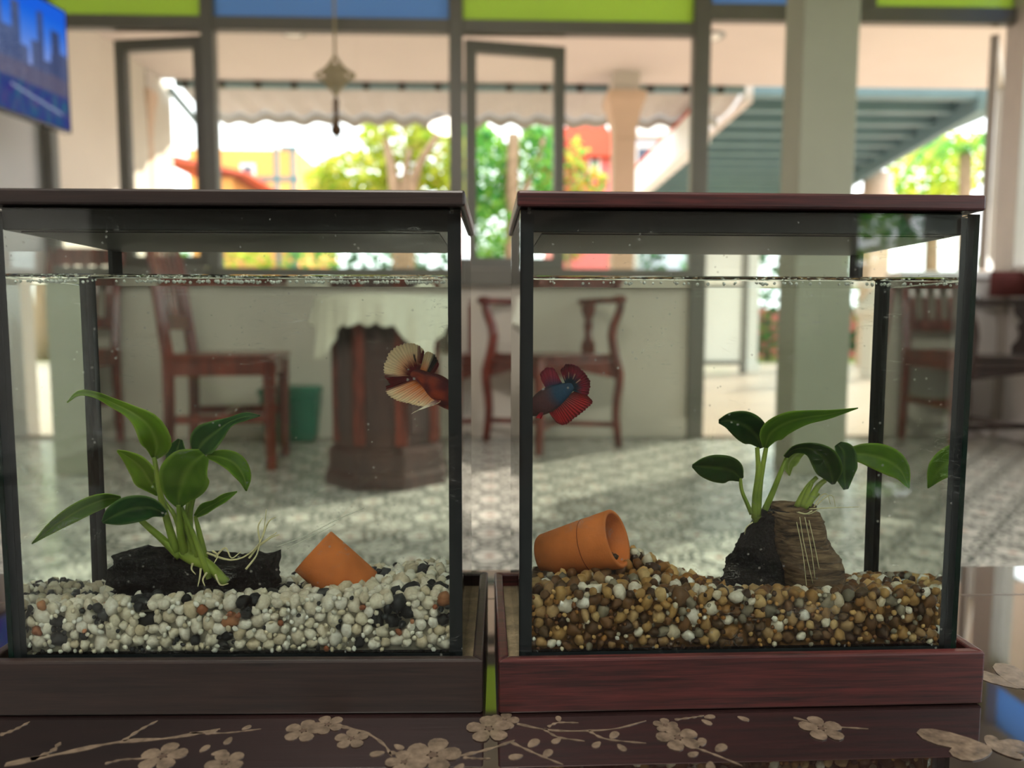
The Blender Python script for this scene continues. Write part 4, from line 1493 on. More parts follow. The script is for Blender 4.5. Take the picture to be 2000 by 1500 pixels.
PEB = []
for k in range(10):
    bm = bmesh.new()
    bmesh.ops.create_icosphere(bm, subdivisions=2, radius=1.0)
    sc_ = Vector((1.0 + .35 * ((k * 37) % 10) / 10, .92, .80 + .25 * ((k * 53) % 10) / 10))
    for v in bm.verts:
        p = v.co.copy()
        f = 1 + .34 * noise.noise(p * 1.25 + Vector((k * 7.3, 0, 0))) + .16 * noise.noise(p * 2.8 + Vector((0, k * 3.1, 0)))
        v.co = Vector((p.x * sc_.x, p.y * sc_.y, p.z * sc_.z)) * f
    PEB.append(([v.co.copy() for v in bm.verts], [[q.index for q in f_.verts] for f_ in bm.faces]))
    bm.free()
PEB1 = []
for k in range(6):
    bm = bmesh.new()
    bmesh.ops.create_icosphere(bm, subdivisions=1, radius=1.0)
    for v in bm.verts:
        p = v.co.copy()
        v.co = Vector((p.x * (1 + .06 * k), p.y * .92, p.z * .85)) * (1 + .25 * noise.noise(p * 1.2 + Vector((k * 4.3, 1, 0))))
    PEB1.append(([v.co.copy() for v in bm.verts], [[q.index for q in f_.verts] for f_ in bm.faces]))
    bm.free()


def gravel(T, hfun, seed, kinds, side, avoid):
    rg = random.Random(seed)
    cell = .006
    gridd = {}
    placed = []
    lo_ = WB + .0004

    def ok(p, r, f=.80):
        ci = (int(p[0] / cell), int(p[1] / cell), int(p[2] / cell))
        for i in range(ci[0] - 1, ci[0] + 2):
            for j in range(ci[1] - 1, ci[1] + 2):
                for k in range(ci[2] - 1, ci[2] + 2):
                    for q, rr in gridd.get((i, j, k), ()):
                        if (p[0] - q[0]) ** 2 + (p[1] - q[1]) ** 2 + (p[2] - q[2]) ** 2 < (f * (r + rr)) ** 2:
                            return False
        return True

    def put(p, r):
        gridd.setdefault((int(p[0] / cell), int(p[1] / cell), int(p[2] / cell)), []).append((p, r))
        placed.append((p, r))
    # against the front pane, then the top, then the side walls and a second row
    for zone, tries in (('front', 5200), ('top', 26000), ('side', 2600), ('front2', 4000), ('top2', 9000)):
        for n in range(tries):
            r = rg.choice((.0020, .0024, .0027, .0030, .0034)) * (1.15 if n < tries * .3 else 1.0)
            if zone.startswith('front') and n > tries * .6:
                r = rg.uniform(.0010, .0019)
            m_ = 1.22 * r
            u = rg.uniform(IU0 + m_, IU1 - m_)
            if zone == 'front':
                v = IV0 + m_
                top = hfun(u, v) - r * .6
                z = rg.uniform(lo_ + m_, max(lo_ + m_ + .0001, top))
            elif zone == 'front2':
                v = IV0 + m_ + rg.uniform(.002, .005)
                z = rg.uniform(lo_ + m_, max(lo_ + m_ + .0001, hfun(u, v) - r))
            elif zone == 'side':
                u = rg.choice((IU0 + m_, IU1 - m_))
                v = rg.uniform(IV0 + m_, IV1 - m_)
                z = rg.uniform(lo_ + m_, max(lo_ + m_ + .0001, hfun(u, v) - r))
            else:
                v = IV0 + m_ + (IV1 - IV0 - 2 * m_) * rg.random()
                z = hfun(u, v) - r * .8 + rg.uniform(-.0010, .0012) - (.0032 if zone == 'top2' else 0)
                z = max(z, lo_ + m_)
            if ok((u, v, z), r):
                put((u, v, z), r)
    # added dark core closes the gaps between the stones and blocks light
    pick = []
    for i, (p, r) in enumerate(placed):
        vis = (p[1] < IV0 + 1.5 * r + .0005) or (p[2] > hfun(p[0], p[1]) - 1.9 * r)
        if vis and r > .0016:
            pick.append((p[1] - .3 * p[2], i))
    pick.sort()
    single = set(i for _, i in pick[:300])
    rest = MB()
    names = list(kinds)
    wts = [kinds[k][0] for k in names]
    cache = {}
    for i, (p, r) in enumerate(placed):
        # stones of one colour come in loose patches
        nzv = noise.noise((p[0] * 95, p[1] * 95, p[2] * 95 + seed))
        kd = rg.choices(names, wts)[0]
        if 'black' in names:
            kd = 'black' if nzv > .26 or rg.random() < .03 else ('rust' if rg.random() < .022 else 'white')
        E_ = Euler((rg.uniform(0, 6.3), rg.uniform(0, 6.3), rg.uniform(0, 6.3)))
        if i in single:
            k = rg.randrange(len(PEB))
            if (k, kd) not in cache:
                cache[(k, kd)] = MB().add(PEB[k][0], PEB[k][1]).mesh('pebble', kinds[kd][1], None, True)
            o = bpy.data.objects.new(kd + '_pebble', cache[(k, kd)])
            COL.objects.link(o)
            o.location = T.w(*p)
            o.rotation_euler = E_
            o.scale = (r, r, r)
            tag(o, kinds[kd][2], 'pebble', kinds[kd][3])
        else:
            k = rg.randrange(len(PEB1))
            Rm = E_.to_matrix()
            c = rg.choice(kinds[kd][4])
            f_ = rg.uniform(.85, 1.1)
            rest.add([T.w(*(Vector(p) + Rm @ q * r)) for q in PEB1[k][0]], PEB1[k][1], 0, (c[0] * f_, c[1] * f_, c[2] * f_, 1))
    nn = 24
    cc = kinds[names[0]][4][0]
    cc = (cc[0] * .5, cc[1] * .5, cc[2] * .5, 1)  # hidden core sheet made dark to block light between the stones

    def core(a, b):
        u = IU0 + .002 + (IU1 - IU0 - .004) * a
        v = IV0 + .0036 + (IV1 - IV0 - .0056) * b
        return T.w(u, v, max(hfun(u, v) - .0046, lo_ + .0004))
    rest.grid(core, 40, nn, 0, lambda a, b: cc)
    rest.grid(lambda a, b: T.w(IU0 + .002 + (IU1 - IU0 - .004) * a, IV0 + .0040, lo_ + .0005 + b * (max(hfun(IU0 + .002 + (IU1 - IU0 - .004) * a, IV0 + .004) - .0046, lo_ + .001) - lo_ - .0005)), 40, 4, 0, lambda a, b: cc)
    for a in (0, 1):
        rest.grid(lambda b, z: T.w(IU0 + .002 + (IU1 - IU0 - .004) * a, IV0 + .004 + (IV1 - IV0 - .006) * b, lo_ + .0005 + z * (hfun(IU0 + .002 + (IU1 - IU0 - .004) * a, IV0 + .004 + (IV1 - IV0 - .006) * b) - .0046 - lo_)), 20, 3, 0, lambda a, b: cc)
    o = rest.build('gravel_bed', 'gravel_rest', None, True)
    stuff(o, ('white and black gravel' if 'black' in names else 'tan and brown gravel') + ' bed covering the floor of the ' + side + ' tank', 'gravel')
    return o


WC = [rgb(226, 218, 196), rgb(240, 236, 222), rgb(210, 198, 172), rgb(248, 246, 238)]
BC = [(.013, .014, .017, 1), (.03, .034, .04, 1)]
RC = [rgb(160, 96, 66), rgb(190, 130, 96)]
gravel(TL, h_left, 3, {
    'white': (.74, 'pebble_white', 'small white pebble in the gravel of the left tank', 'white pebbles in the left tank', WC),
    'black': (.22, 'pebble_black', 'small black pebble in the gravel of the left tank', 'black pebbles in the left tank', BC),
    'rust': (.04, 'pebble_rust', 'small rust-coloured pebble in the gravel of the left tank', 'rust pebbles in the left tank', RC)}, 'left', ())
gravel(TR, h_right, 8, {
    'tan': (.42, 'pebble_tan', 'small tan pebble in the gravel of the right tank', 'tan pebbles in the right tank', [rgb(158, 108, 50), rgb(186, 140, 78), rgb(206, 168, 110)]),
    'brown': (.34, 'pebble_brown', 'small dark brown pebble in the gravel of the right tank', 'brown pebbles in the right tank', [rgb(72, 48, 30), rgb(120, 78, 42)]),
    'ivory': (.16, 'pebble_white', 'small ivory white pebble in the gravel of the right tank', 'ivory pebbles in the right tank', WC),
    'grey': (.08, 'pebble_grey', 'small grey pebble in the gravel of the right tank', 'grey pebbles in the right tank', [rgb(120, 114, 98), rgb(150, 142, 124)])}, 'right', ())

# ================================================================== PLANTS, WOOD, POTS
LEAFC = {'mid': (rgb(96, 140, 34), rgb(150, 186, 66)), 'bright': (rgb(128, 168, 34), rgb(176, 206, 84)), 'dark': (rgb(40, 98, 44), rgb(120, 160, 84)),
         'pale': (rgb(166, 190, 92), rgb(214, 224, 160)), 'deep': (rgb(38, 84, 30), rgb(96, 132, 54))}


def leaf(T, parent, pts, roll=20, fold=.18, tone='mid', arch=0.0):
    """pts: (px, py, depth, half width in px) along the midrib, from stalk to tip"""
    N = 22
    sp = spline(pts, N)
    c0_, c1_ = LEAFC[tone]
    mid = [T.at(p[0], p[1], p[2]) for p in sp]
    NJ = 10
    rows = []
    for i, p in enumerate(sp):
        d = (mid[min(i + 1, N)] - mid[max(i - 1, 0)])
        d = Vector((d.x, 0, d.z)).normalized()
        pr = Vector((-d.z, 0, d.x))
        ro = R(roll)
        side = pr * math.cos(ro) + Vector((0, 1, 0)) * math.sin(ro)
        nrm = Vector((0, -1, 0)) * math.cos(ro) + pr * math.sin(ro)
        hw = max(p[3], .25) * T.mpp(p[2]) / math.cos(ro)
        row = []
        for j in range(NJ + 1):
            x = j / NJ * 2 - 1
            und = .03 * math.sin(i * .9 + x * 2) * abs(x)
            row.append(mid[i] + side * (x * hw) + nrm * (hw * (fold * abs(x) - arch * x * x + und)))
        rows.append(row)
    rg = random.Random(int(pts[0][0] * 7 + pts[0][1]))

    def colr(a, b):
        x = abs(b * 2 - 1)
        k = .75 + .25 * x
        vein = .5 + .5 * math.cos((a * 26 + x * 9))
        t = max(0, 1 - x * 9) * .7 + (max(0, x - .9) * 9) * 1.0 + .10 * vein  # midrib and veins; the pale rim paints backlit edge highlights into the colour
        t = min(1, t)
        n_ = .88 + .24 * noise.noise((a * 5 + pts[0][0], b * 4, 0))
        return tuple((c0_[q] * (1 - t) + c1_[q] * t) * k * n_ for q in range(3)) + (1,)
    mb = MB()
    mb.grid(lambda a, b: T.M @ rows[round(a * N)][round(b * NJ)], N, NJ, 0, colr)
    return mb.build('leaf', 'anubias_leaf', parent, True, solid=.00035)


def stem(T, parent, pts, r0, r1, name='leaf_stalk', mat='stem_green', n=12, sides=8):
    sp = spline(pts, n)
    pp = [T.M @ T.at(p[0], p[1], p[2]) for p in sp]
    rr = [(r0 + (r1 - r0) * i / n) * T.mpp(.045) for i in range(n + 1)]
    return MB().tube(pp, rr, sides).build(name, mat, parent, True)


def lump(T, name, mat, px, py, v, hw, hh, hd, parent, seed=0, amp=.3, freq=3.0, sub=4, boxy=0.55):
    """rough piece of wood or stone; half sizes in px, px and metres"""
    c = T.at(px, py, v)
    k = T.mpp(v)
    bm = bmesh.new()
    bmesh.ops.create_icosphere(bm, subdivisions=sub, radius=1.0)
    vs = []
    for q in bm.verts:
        p = q.co.copy()
        m_ = max(abs(p.x), abs(p.y), abs(p.z))
        p = p * (1 - boxy) + (p / m_) * boxy * .9
        f = 1 + amp * noise.noise(p * freq * .5 + Vector((seed, 0, 0))) + amp * .5 * noise.noise(p * freq * 1.6 + Vector((0, seed, 0))) + amp * .28 * noise.noise(p * freq * 4.5 + Vector((0, 0, seed)))
        p = p * f
        vs.append(T.M @ (c + Vector((p.x * hw * k, p.y * hd, p.z * hh * k))))
    fs = [[q.index for q in f_.verts] for f_ in bm.faces]
    bm.free()
    return MB().add(vs, fs).build(name, mat, parent, True)


# ---- left tank: plant on a black stone
VL = .046
rk = thing('lava_rock', 'black rough rock half sunk in the white gravel of the left tank', 'rock', T_ := TL.w(*TL.at(380, 1160, VL)), TL.rot)
lump(TL, 'rock_body', 'lava', 372, 1132, VL, 132, 46, .016, rk, 3.3, .30, 3.0)
lump(TL, 'rock_shoulder', 'lava', 290, 1112, VL - .003, 66, 38, .014, rk, 7.1, .34, 3.0)
lump(TL, 'rock_end', 'lava', 505, 1118, VL + .002, 38, 36, .012, rk, 1.9, .25, 3.2, boxy=.8)
pl = thing('anubias_plant', 'green broad-leaved anubias with nine leaves rooted on the black rock', 'plant', TL.w(*TL.at(385, 1090, VL - .014)), TL.rot, 'anubias plants')
V1 = VL - .014
stem(TL, pl, [(338, 1062, V1 + .004), (372, 1088, V1), (405, 1104, V1 - .003), (442, 1138, V1 - .005)], 15, 9, 'rhizome', n=16, sides=12)
for pts, r0, r1 in (([(345, 1078, V1), (330, 1030, V1), (314, 970, V1), (301, 893, V1 + .002)], 9, 4.5),
                    ([(352, 1088, V1), (318, 1054, V1), (290, 1030, V1 - .002), (268, 1010, V1 - .003)], 9, 5),
                    ([(362, 1082, V1), (352, 1040, V1 - .004), (351, 1010, V1 - .006), (349, 985, V1 - .008)], 9, 5),
                    ([(372, 1086, V1), (364, 1030, V1), (368, 980, V1 + .006), (384, 890, V1 + .012)], 6, 4),
                    ([(380, 1090, V1), (372, 1030, V1), (376, 980, V1 + .004), (405, 892, V1 + .008)], 6, 3.5),
                    ([(388, 1094, V1 - .002), (366, 1032, V1 - .004), (350, 985, V1 - .002), (342, 912, V1 + .010)], 6, 3.5),
                    ([(400, 1090, V1), (391, 1050, V1), (386, 1028, V1), (381, 1008, V1)], 7, 3.5),
                    ([(360, 1070, V1), (342, 1010, V1 + .002), (325, 985, V1 + .004), (309, 962, V1 + .006)], 5, 3.5),
                    ([(408, 1130, V1 - .006), (384, 1060, V1 - .006), (362, 1010, V1 - .006), (352, 988, V1 - .006)], 6, 4)):
    stem(TL, pl, pts, r0, r1)
for pts, roll, fold, tone in (
        ([(301, 895, V1 + .002, 5), (306, 868, V1, 26), (290, 832, V1 - .003, 24), (258, 806, V1 - .003, 13), (222, 788, V1 - .001, 9), (188, 772, V1 - .004, 6), (155, 768, V1 - .006, 5), (131, 786, V1 - .007, 1)], -18, .35, 'bright'),
        ([(384, 890, V1 + .012, 8), (396, 866, V1 + .011, 30), (425, 842, V1 + .010, 22), (450, 824, V1 + .010, 9), (480, 814, V1 + .010, 8), (508, 812, V1 + .010, 1)], 28, .12, 'dark'),
        ([(342, 915, V1 + .010, 10), (345, 885, V1 + .012, 22), (352, 858, V1 + .012, 5)], 12, .1, 'dark'),
        ([(311, 966, V1 + .006, 6), (292, 938, V1 + .004, 26), (275, 912, V1 + .004, 26), (250, 892, V1 + .004, 14), (229, 880, V1 + .004, 2)], 20, .22, 'bright'),
        ([(349, 990, V1 - .008, 6), (350, 968, V1 - .009, 30), (358, 938, V1 - .011, 47), (372, 910, V1 - .011, 42), (398, 887, V1 - .010, 14)], -8, .10, 'mid'),
        ([(404, 890, V1 + .008, 5), (432, 894, V1 + .006, 13), (458, 906, V1 + .004, 17), (476, 932, V1 + .003, 12), (481, 959, V1 + .003, 1)], 35, .25, 'mid'),
        ([(381, 1009, V1, 4), (398, 995, V1, 11), (420, 984, V1, 8), (440, 972, V1, 8), (463, 960, V1, 1)], 20, .2, 'mid'),
        ([(323, 1004, V1 - .004, 7), (296, 992, V1 - .006, 22), (258, 994, V1 - .008, 28), (222, 1008, V1 - .009, 20), (200, 1020, V1 - .009, 3)], 12, .12, 'dark'),
        ([(236, 972, V1 + .002, 4), (205, 975, V1 - .001, 14), (162, 992, V1 - .005, 17), (110, 1024, V1 - .010, 12), (62, 1062, V1 - .014, 1)], 25, .2, 'mid')):
    leaf(TL, pl, pts, roll, fold, tone)
rg = random.Random(4)
for pts in ([(404, 1080, V1 - .006), (450, 1094, V1 - .008), (486, 1082, V1 - .006), (512, 1050, V1), (520, 995, V1 + .004)], [(486, 1090, V1 - .006), (510, 1062, V1), (540, 1040, V1 + .004)],
            [(500, 1070, V1), (530, 1050, V1), (546, 1044, V1)], [(420, 1088, V1 - .008), (440, 1070, V1 - .008), (452, 1090, V1 - .008), (470, 1078, V1 - .006)], [(512, 1050, V1), (524, 1020, V1 + .002), (538, 1010, V1 + .002)],
            [(480, 1112, V1 - .008), (500, 1086, V1 - .006), (508, 1060, V1 - .002)], [(415, 1076, V1 - .006), (425, 1085, V1 - .008), (418, 1100, V1 - .009)],
            [(392, 1110, V1 - .008), (390, 1128, V1 - .009), (386, 1146, V1 - .010)], [(404, 1118, V1 - .008), (396, 1132, V1 - .009), (400, 1145, V1 - .010)], [(420, 1122, V1 - .008), (430, 1142, V1 - .009), (446, 1140, V1 - .010)],
            [(376, 1100, V1 - .008), (374, 1112, V1 - .009), (382, 1122, V1 - .010)], [(508, 1060, V1), (504, 1030, V1 + .002), (512, 1012, V1 + .003)]):
    stem(TL, pl, pts, 2.2, .8, 'root', 'root_white', 12, 6)
for pts in ([(540, 1068, V1), (600, 1045, V1), (660, 1014, V1), (712, 992, V1)], [(560, 1072, V1), (620, 1042, V1), (655, 1024, V1)]):
    stem(TL, pl, pts, .7, .45, 'root_hair', 'thread', 10, 5)


# ---- terracotta pots
def pot(T, label, mouth, end, v_m, v_e, r_m, r_e, wall=.0022, ring=True):
    """open clay tube-pot; centres of mouth and closed end in px, radii in px"""
    a, b = T.at(mouth[0], mouth[1], v_m), T.at(end[0], end[1], v_e)
    a, b = T.M @ a, T.M @ b
    L = (a - b).length
    q = (a - b).to_track_quat('Z', 'Y').to_matrix().to_4x4()
    M = Matrix.Translation(b) @ q
    k = T.mpp((v_m + v_e) / 2)
    R0, R1 = r_e * k, r_m * k
    t = thing('clay_pot', label, 'pot', b, 0, 'clay pots lying in the gravel')
    prof = [(R0 * .94, 0), (R0, L * .03), (R0 + (R1 - R0) * .5, L * .5), (R1 - .0002, L * .985), (R1 - .0006, L), (R1 - wall + .0004, L), (R1 - wall, L * .985), (R0 - wall, L * .12), (R0 * .4, L * .10)]
    n = 44
    MB().lathe(prof, n, M).build('pot_body', 'terracotta', t, True)
    rr = R0 + (R1 - R0) * .62
    if ring:
        MB().lathe([(rr + .00002, L * .620), (rr + .00012, L * .622), (rr + .00012, L * .626), (rr + .00002, L * .628)], n, M).build('hairline_ring', 'terracotta_dark', t, True)
    return t


pot(TL, 'orange clay pot tilted mouth-up in the white gravel of the left tank', (611, 1076), (704, 1158), .0475, .0465, 53, 52, ring=False)
pot(TR, 'orange clay pot lying on the tan gravel of the right tank', (1206, 1052), (1064, 1088), .040, .056, 60, 47)

# ---- right tank: plant on driftwood
VR = .050
dw_ = thing('driftwood_stump', 'brown driftwood stump with horizontal grain standing on the tan gravel', 'driftwood', TR.w(*TR.at(1530, 1150, VR)), TR.rot)


def stump(name, mat, rows, vd, hd, seed, amp):
    """rows: (py, left px, right px) from bottom to top"""
    n = 56
    N = 44
    sp = spline(rows, N)
    vs, fs = [], []
    for i, (py, l, r_) in enumerate(sp):
        c = TR.at((l + r_) / 2, py, vd)
        hw = (r_ - l) / 2 * TR.mpp(vd)
        for k in range(n):
            a = 2 * math.pi * k / n
            x, y_ = math.cos(a), math.sin(a)
            x = math.copysign(abs(x) ** .7, x)
            y_ = math.copysign(abs(y_) ** .7, y_)
            q = Vector((x * 3, y_ * 3, i * .35))
            f = 1 + amp * noise.noise(q + Vector((seed, 0, 0))) + amp * .7 * noise.noise(q * 2.6 + Vector((0, seed, 0))) + amp * .35 * noise.noise(Vector((x * 5, y_ * 5, i * 1.6 + seed)))
            vs.append(TR.M @ (c + Vector((x * hw * f, y_ * hd * f, .0006 * noise.noise(q * 3)))))
    for i in range(N):
        for k in range(n):
            fs.append((i * n + k, i * n + (k + 1) % n, (i + 1) * n + (k + 1) % n, (i + 1) * n + k))
    fs.append(tuple(range(n - 1, -1, -1)))
    fs.append(tuple(N * n + k for k in range(n)))
    return MB().add(vs, fs).build(name, mat, dw_, True)


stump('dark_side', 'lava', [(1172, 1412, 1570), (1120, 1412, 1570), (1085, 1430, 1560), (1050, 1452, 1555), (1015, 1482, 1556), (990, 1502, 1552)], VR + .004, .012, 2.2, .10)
stump('bark_face', 'driftwood', [(1178, 1524, 1648), (1130, 1526, 1646), (1090, 1516, 1640), (1060, 1506, 1618), (1020, 1506, 1606), (998, 1512, 1596)], VR - .004, .013, 5.1, .07)
lump(TR, 'crown', 'driftwood', 1548, 1002, VR, 46, 20, .009, dw_, 4.4, .35, 3.0)
for k, pts in enumerate(([(1562, 1010, VR - .0175), (1570, 1060, VR - .0175), (1588, 1140, VR - .0175)], [(1572, 1010, VR - .0175), (1584, 1070, VR - .0178), (1592, 1130, VR - .0178)], [(1556, 1020, VR - .0175), (1568, 1080, VR - .0176), (1576, 1150, VR - .0176)], [(1580, 1016, VR - .0172), (1590, 1060, VR - .0176), (1600, 1110, VR - .0178)])):
    stem(TR, dw_, pts, .8, .7, 'thread', 'root_white', 10, 5)
pr_ = thing('anubias_plant', 'green anubias with wide drooping leaves tied on the brown driftwood stump', 'plant', TR.w(*TR.at(1540, 990, VR)), TR.rot, 'anubias plants')
V2 = VR - .006
stem(TR, pr_, [(1472, 1016, VR + .004), (1500, 1010, VR + .006), (1560, 1000, VR + .004), (1588, 994, VR)], 6, 6, 'rhizome', n=14, sides=10)
for pts, r0, r1 in (([(1474, 1012, V2), (1475, 970, V2), (1481, 920, V2), (1479, 874, V2 + .002)], 7, 4.5), ([(1480, 1008, V2), (1484, 950, V2), (1490, 910, V2), (1497, 872, V2)], 7, 4.5),
                    ([(1468, 1004, V2), (1460, 985, V2), (1449, 958, V2), (1446, 934, V2)], 4.5, 3.5), ([(1494, 996, V2), (1510, 960, V2), (1524, 925, V2), (1537, 893, V2 + .002)], 7, 4),
                    ([(1556, 990, V2), (1568, 966, V2), (1580, 948, V2), (1596, 932, V2)], 6, 4.5), ([(1570, 992, V2), (1586, 970, V2), (1598, 950, V2), (1612, 938, V2)], 8, 5), ([(1580, 988, V2), (1588, 976, V2), (1600, 964, V2)], 5, 2.5),
                    ([(1566, 990, V2), (1578, 960, V2 - .001), (1586, 944, V2 - .001)], 7, 4)):
    stem(TR, pr_, pts, r0, r1)
for pts, roll, fold, tone in (
        ([(1488, 875, V2 + .002, 4), (1478, 852, V2 + .002, 25), (1456, 832, V2, 30), (1428, 822, V2 - .002, 20), (1404, 823, V2 - .003, 4)], 15, .12, 'deep'),
        ([(1494, 874, V2 - .001, 6), (1505, 846, V2 - .003, 25), (1535, 826, V2 - .005, 23), (1575, 815, V2 - .005, 15), (1620, 809, V2 - .004, 9), (1676, 797, V2 - .003, 1)], -15, .12, 'mid'),
        ([(1448, 936, V2, 6), (1430, 920, V2 - .002, 25), (1402, 914, V2 - .004, 29), (1372, 911, V2 - .005, 20), (1352, 910, V2 - .006, 3)], 12, .14, 'deep'),
        ([(1533, 893, V2 + .001, 6), (1552, 877, V2 - .001, 9), (1582, 876, V2 - .004, 14), (1608, 892, V2 - .006, 24), (1622, 920, V2 - .006, 22), (1628, 946, V2 - .006, 3)], -30, .16, 'deep'),
        ([(1572, 880, V2 + .006, 5), (1552, 890, V2 + .005, 16), (1540, 908, V2 + .004, 14), (1542, 929, V2 + .004, 1)], 20, .15, 'pale'),
        ([(1636, 867, V2, 8), (1648, 885, V2 - .002, 24), (1648, 918, V2 - .004, 26), (1652, 956, V2 - .004, 5)], 10, .16, 'deep'),
        ([(1660, 886, V2 + .002, 12), (1692, 888, V2, 22), (1728, 898, V2 - .002, 28), (1758, 918, V2 - .003, 22), (1776, 954, V2 - .003, 1)], 18, .12, 'mid')):
    leaf(TR, pr_, pts, roll, fold, tone)
for pts in ([(1580, 994, V2 - .004), (1620, 992, V2 - .004), (1677, 990, V2 - .003)], [(1590, 990, V2), (1604, 968, V2), (1616, 966, V2), (1622, 985, V2)], [(1596, 986, V2), (1612, 972, V2), (1626, 968, V2), (1632, 990, V2)],
            [(1560, 1000, V2 - .006), (1580, 1004, V2 - .010), (1600, 994, V2 - .008)], [(1470, 1020, V2 - .006), (1458, 1030, V2 - .008), (1454, 1044, V2 - .006)], [(1586, 998, V2 - .006), (1572, 1004, V2 - .012), (1556, 1000, V2 - .010)]):
    stem(TR, pr_, pts, 1.4, .6, 'root', 'root_white', 10, 5)

# ================================================================== FISH


def fish(T, label, vd, body, fins, eye, skin):
    a = T.at(body[2][0], body[2][1], vd)
    t = thing('betta_fish', label, 'fish', T.w(*a), T.rot, 'betta fish')
    k = T.mpp(vd)
    N, n = 30, 22
    sp = spline(body, N)            # px, py, dv, half height px, half thickness px
    mid = [T.at(p[0], p[1], vd + p[2]) for p in sp]
    vs, fs, cs = [], [], []
    for i, p in enumerate(sp):
        d = (mid[min(i + 1, N)] - mid[max(i - 1, 0)]).normalized()
        upv = Vector((-d.z, 0, d.x)).normalized()
        if upv.z < 0:
            upv = -upv
        sd_ = d.cross(upv).normalized()
        for j in range(n):
            an = 2 * math.pi * j / n
            q = mid[i] + upv * (math.sin(an) * max(p[3], .4) * k) + sd_ * (math.cos(an) * max(p[4], .3) * k)
            vs.append(T.M @ q)
            cs.append(skin(i / N, math.sin(an), j))
    for i in range(N):
        for j in range(n):
            fs.append((i * n + j, i * n + (j + 1) % n, (i + 1) * n + (j + 1) % n, (i + 1) * n + j))
    fs.append(tuple(range(n - 1, -1, -1)))
    fs.append(tuple(N * n + j for j in range(n)))
    bo = MB().add(vs, fs, 0, lambda i: cs[i]).build('body', 'fish_skin', t, True)
    for nm, root, outer, dv, colf, rays in fins:
        NU, NV = rays * 6, 14
        ro = spline(root, NU)
        ou = spline(outer, NU)

        def fn(a, b):
            i = round(a * NU)
            r_, o_ = ro[i], ou[i]
            scal = 1 + (.02 * math.sin(a * rays * 2 * math.pi) + .07 * noise.noise((a * 13, rays, 0))) * b
            px = r_[0] + (o_[0] - r_[0]) * b * scal
            py = r_[1] + (o_[1] - r_[1]) * b * scal
            v = vd + dv[0] + (dv[1] - dv[0]) * b + .0006 * math.sin(a * 9 + b * 2) * b + .00022 * math.sin(a * rays * 2 * math.pi) * b
            return T.M @ T.at(px, py, v)
        MB().grid(fn, NU, NV, 0, colf).build(nm, 'fin', t, True, solid=.0002)
    for (px, py, dv, r_) in eye:
        c = T.M @ T.at(px, py, vd + dv)
        ey = MB().lathe([(.05 * r_ * k, -r_ * k * .98), (.6 * r_ * k, -r_ * k * .8), (r_ * k, 0), (.6 * r_ * k, r_ * k * .8), (.05 * r_ * k, r_ * k * .98)], 12, Matrix.Translation(c)).build('eye', 'tv_black', bo, True)
    return t


def mixc(a, b, t):
    t = min(1, max(0, t))
    return tuple(a[i] * (1 - t) + b[i] * t for i in range(3)) + (1,)


CREAM, ORNG, MARO, BLK, WHT = rgb(252, 238, 214), rgb(240, 150, 70), rgb(130, 20, 40), rgb(24, 16, 24), rgb(255, 250, 240)


def raymod(c, a, rays, k=.16):
    f = 1 - k * (.5 + .5 * math.cos(a * rays * 2 * math.pi))
    return (c[0] * f, c[1] * f, c[2] * f, 1)


def caud_l(a, b):
    c = mixc(ORNG, CREAM, b * 1.5 - .05)
    c = mixc(MARO, c, (b - .22) * 5 + .7 * noise.noise((a * 34, b * 3, 4)))
    if a > .74:
        c = mixc(c, MARO, (a - .74) * 14 + .8 * noise.noise((a * 40, b * 4, 9)))
    if a < .16 and .35 < b < .92 + .1 * math.sin(a * 60):
        c = mixc(c, MARO, 1.2 - a * 4)
    if abs(a - .22 - .12 * (b - .5)) < .022 + .02 * noise.noise((a * 50, b * 12, 0)) and .30 < b < .62:
        c = mixc(c, BLK, .85)
    return raymod(c, a, 26)


def dors_l(a, b):
    c = mixc(ORNG, CREAM, b * 1.6)
    if a > .42:
        c = mixc(c, BLK, (a - .42) * 9)
    if a > .68:
        c = mixc(BLK, MARO, (a - .64) * 10)
    return raymod(c, a, 12)


def anal_l(a, b):
    c = mixc(ORNG, CREAM, b * 1.25 - .1 + .1 * math.sin(a * 50))
    if a < .12:
        c = mixc(MARO, c, (a - .06) * 16)
    c = mixc(MARO, c, b * 7 - .2)
    return raymod(c, a, 22)


def skin_l(t, s, j):
    c = mixc(rgb(168, 60, 34), rgb(96, 22, 34), .5 + 1.6 * noise.noise((t * 7, s * 2, 1)))
    c = mixc(c, rgb(150, 110, 110), max(0, (t - .75) * 2.5))
    return mixc(c, rgb(60, 22, 30), .4 * max(0, s))


fish(TL, 'cream and maroon fan-tailed betta swimming towards the right edge of the left tank', .052,
     [(800, 730, .0, 7, 2), (816, 732, 0, 11, 4), (832, 741, 0, 16, 8), (850, 753, 0, 24, 13), (868, 769, .001, 26, 15), (883, 785, .002, 20, 13), (892, 797, .003, 11, 8), (897, 803, .003, 3, 3)],
     [('caudal_fin', [(820, 722), (813, 724), (809, 728), (808, 732), (810, 736), (814, 739)], [(829, 688), (818, 675), (795, 670), (770, 680), (754, 702), (750, 724), (756, 742), (764, 752)], (0, -.003), caud_l, 26),
      ('dorsal_fin', [(818, 726), (828, 728), (836, 732), (843, 737)], [(824, 703), (832, 688), (843, 689), (852, 698), (857, 712), (850, 726)], (0, .003), dors_l, 12),
      ('anal_fin', [(810, 738), (822, 746), (838, 758), (854, 770), (864, 780)], [(754, 754), (757, 770), (776, 782), (798, 788), (820, 793), (842, 793), (858, 786)], (0, -.003), anal_l, 22),
      ('pelvic_fin', [(852, 780), (862, 786)], [(804, 808), (812, 803)], (-.003, -.005), lambda a, b: mixc(MARO, WHT, b * 2), 3)],
     [(888, 784, -.0022, 3.2)], skin_l)

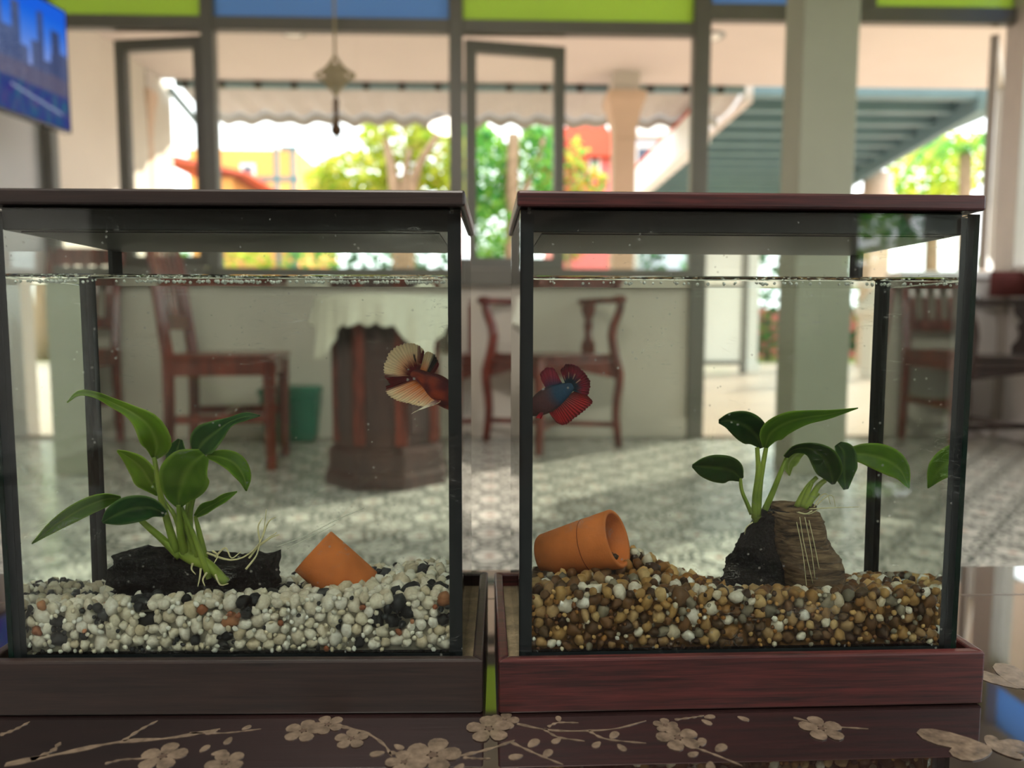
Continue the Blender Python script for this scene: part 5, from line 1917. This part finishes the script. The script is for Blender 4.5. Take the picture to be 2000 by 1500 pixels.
CRIM, PLUM, BLUE = rgb(200, 30, 44), rgb(112, 26, 52), rgb(14, 62, 92)


def caud_r(a, b):
    c = mixc(BLUE, rgb(170, 36, 70), b * 2.6 - .75 + .4 * noise.noise((a * 22, b * 3, 1)))
    c = mixc(c, PLUM, (b - .72) * 3)
    st = abs(math.sin(a * 5.5 * math.pi + .6))
    if st > .97 and .30 < b < .62 and a < .75:
        c = mixc(c, rgb(244, 200, 180), .8)
    return raymod(c, a, 18, .3)


def dors_r(a, b):
    c = mixc(rgb(70, 60, 110), rgb(196, 60, 92), b * 1.6)
    return raymod(mixc(c, PLUM, (b - .8) * 3), a, 9, .3)


def anal_r(a, b):
    c = mixc(rgb(110, 16, 36), CRIM, b * 2.0 + .4 * noise.noise((a * 26, b * 3, 1)))
    return raymod(mixc(c, rgb(120, 12, 36), (b - .8) * 4), a, 22, .5)


def skin_r(t, s, j):
    c = mixc(rgb(96, 52, 54), rgb(70, 38, 46), .5 + .5 * noise.noise((t * 14, s * 3, 2)))
    c = mixc(c, rgb(40, 26, 34), max(0, .5 - t * 3))
    return mixc(c, BLUE, (t - .45) * 7 - .3 * abs(s))


fish(TR, 'red and blue fan-tailed betta nosing the left edge of the right tank', .050,
     [(1029, 809, .002, 3, 3), (1036, 804, .001, 11, 8), (1048, 796, 0, 19, 12), (1064, 785, 0, 24, 14), (1082, 774, 0, 23, 12), (1096, 766, 0, 18, 8), (1108, 759, 0, 13, 5), (1119, 753, 0, 8, 3)],
     [('caudal_fin', [(1106, 754), (1110, 752), (1114, 752), (1116, 755), (1116, 758), (1114, 762)], [(1095, 724), (1104, 713), (1120, 712), (1137, 723), (1149, 738), (1153, 754), (1148, 773)], (0, -.003), caud_r, 18),
      ('dorsal_fin', [(1068, 762), (1076, 756), (1086, 752), (1098, 748)], [(1057, 742), (1056, 729), (1066, 719), (1080, 719), (1088, 729), (1094, 742)], (0, .003), dors_r, 9),
      ('anal_fin', [(1122, 764), (1108, 774), (1094, 784), (1080, 796), (1070, 803)], [(1149, 774), (1157, 786), (1142, 801), (1122, 817), (1104, 829), (1090, 827), (1078, 814)], (0, -.003), anal_r, 22),
      ('pelvic_fin', [(1056, 804), (1062, 806)], [(1046, 816), (1058, 818)], (-.003, -.005), lambda a, b: mixc(PLUM, CRIM, b), 3)],
     [(1037, 801, -.0018, 3.0)], skin_r)
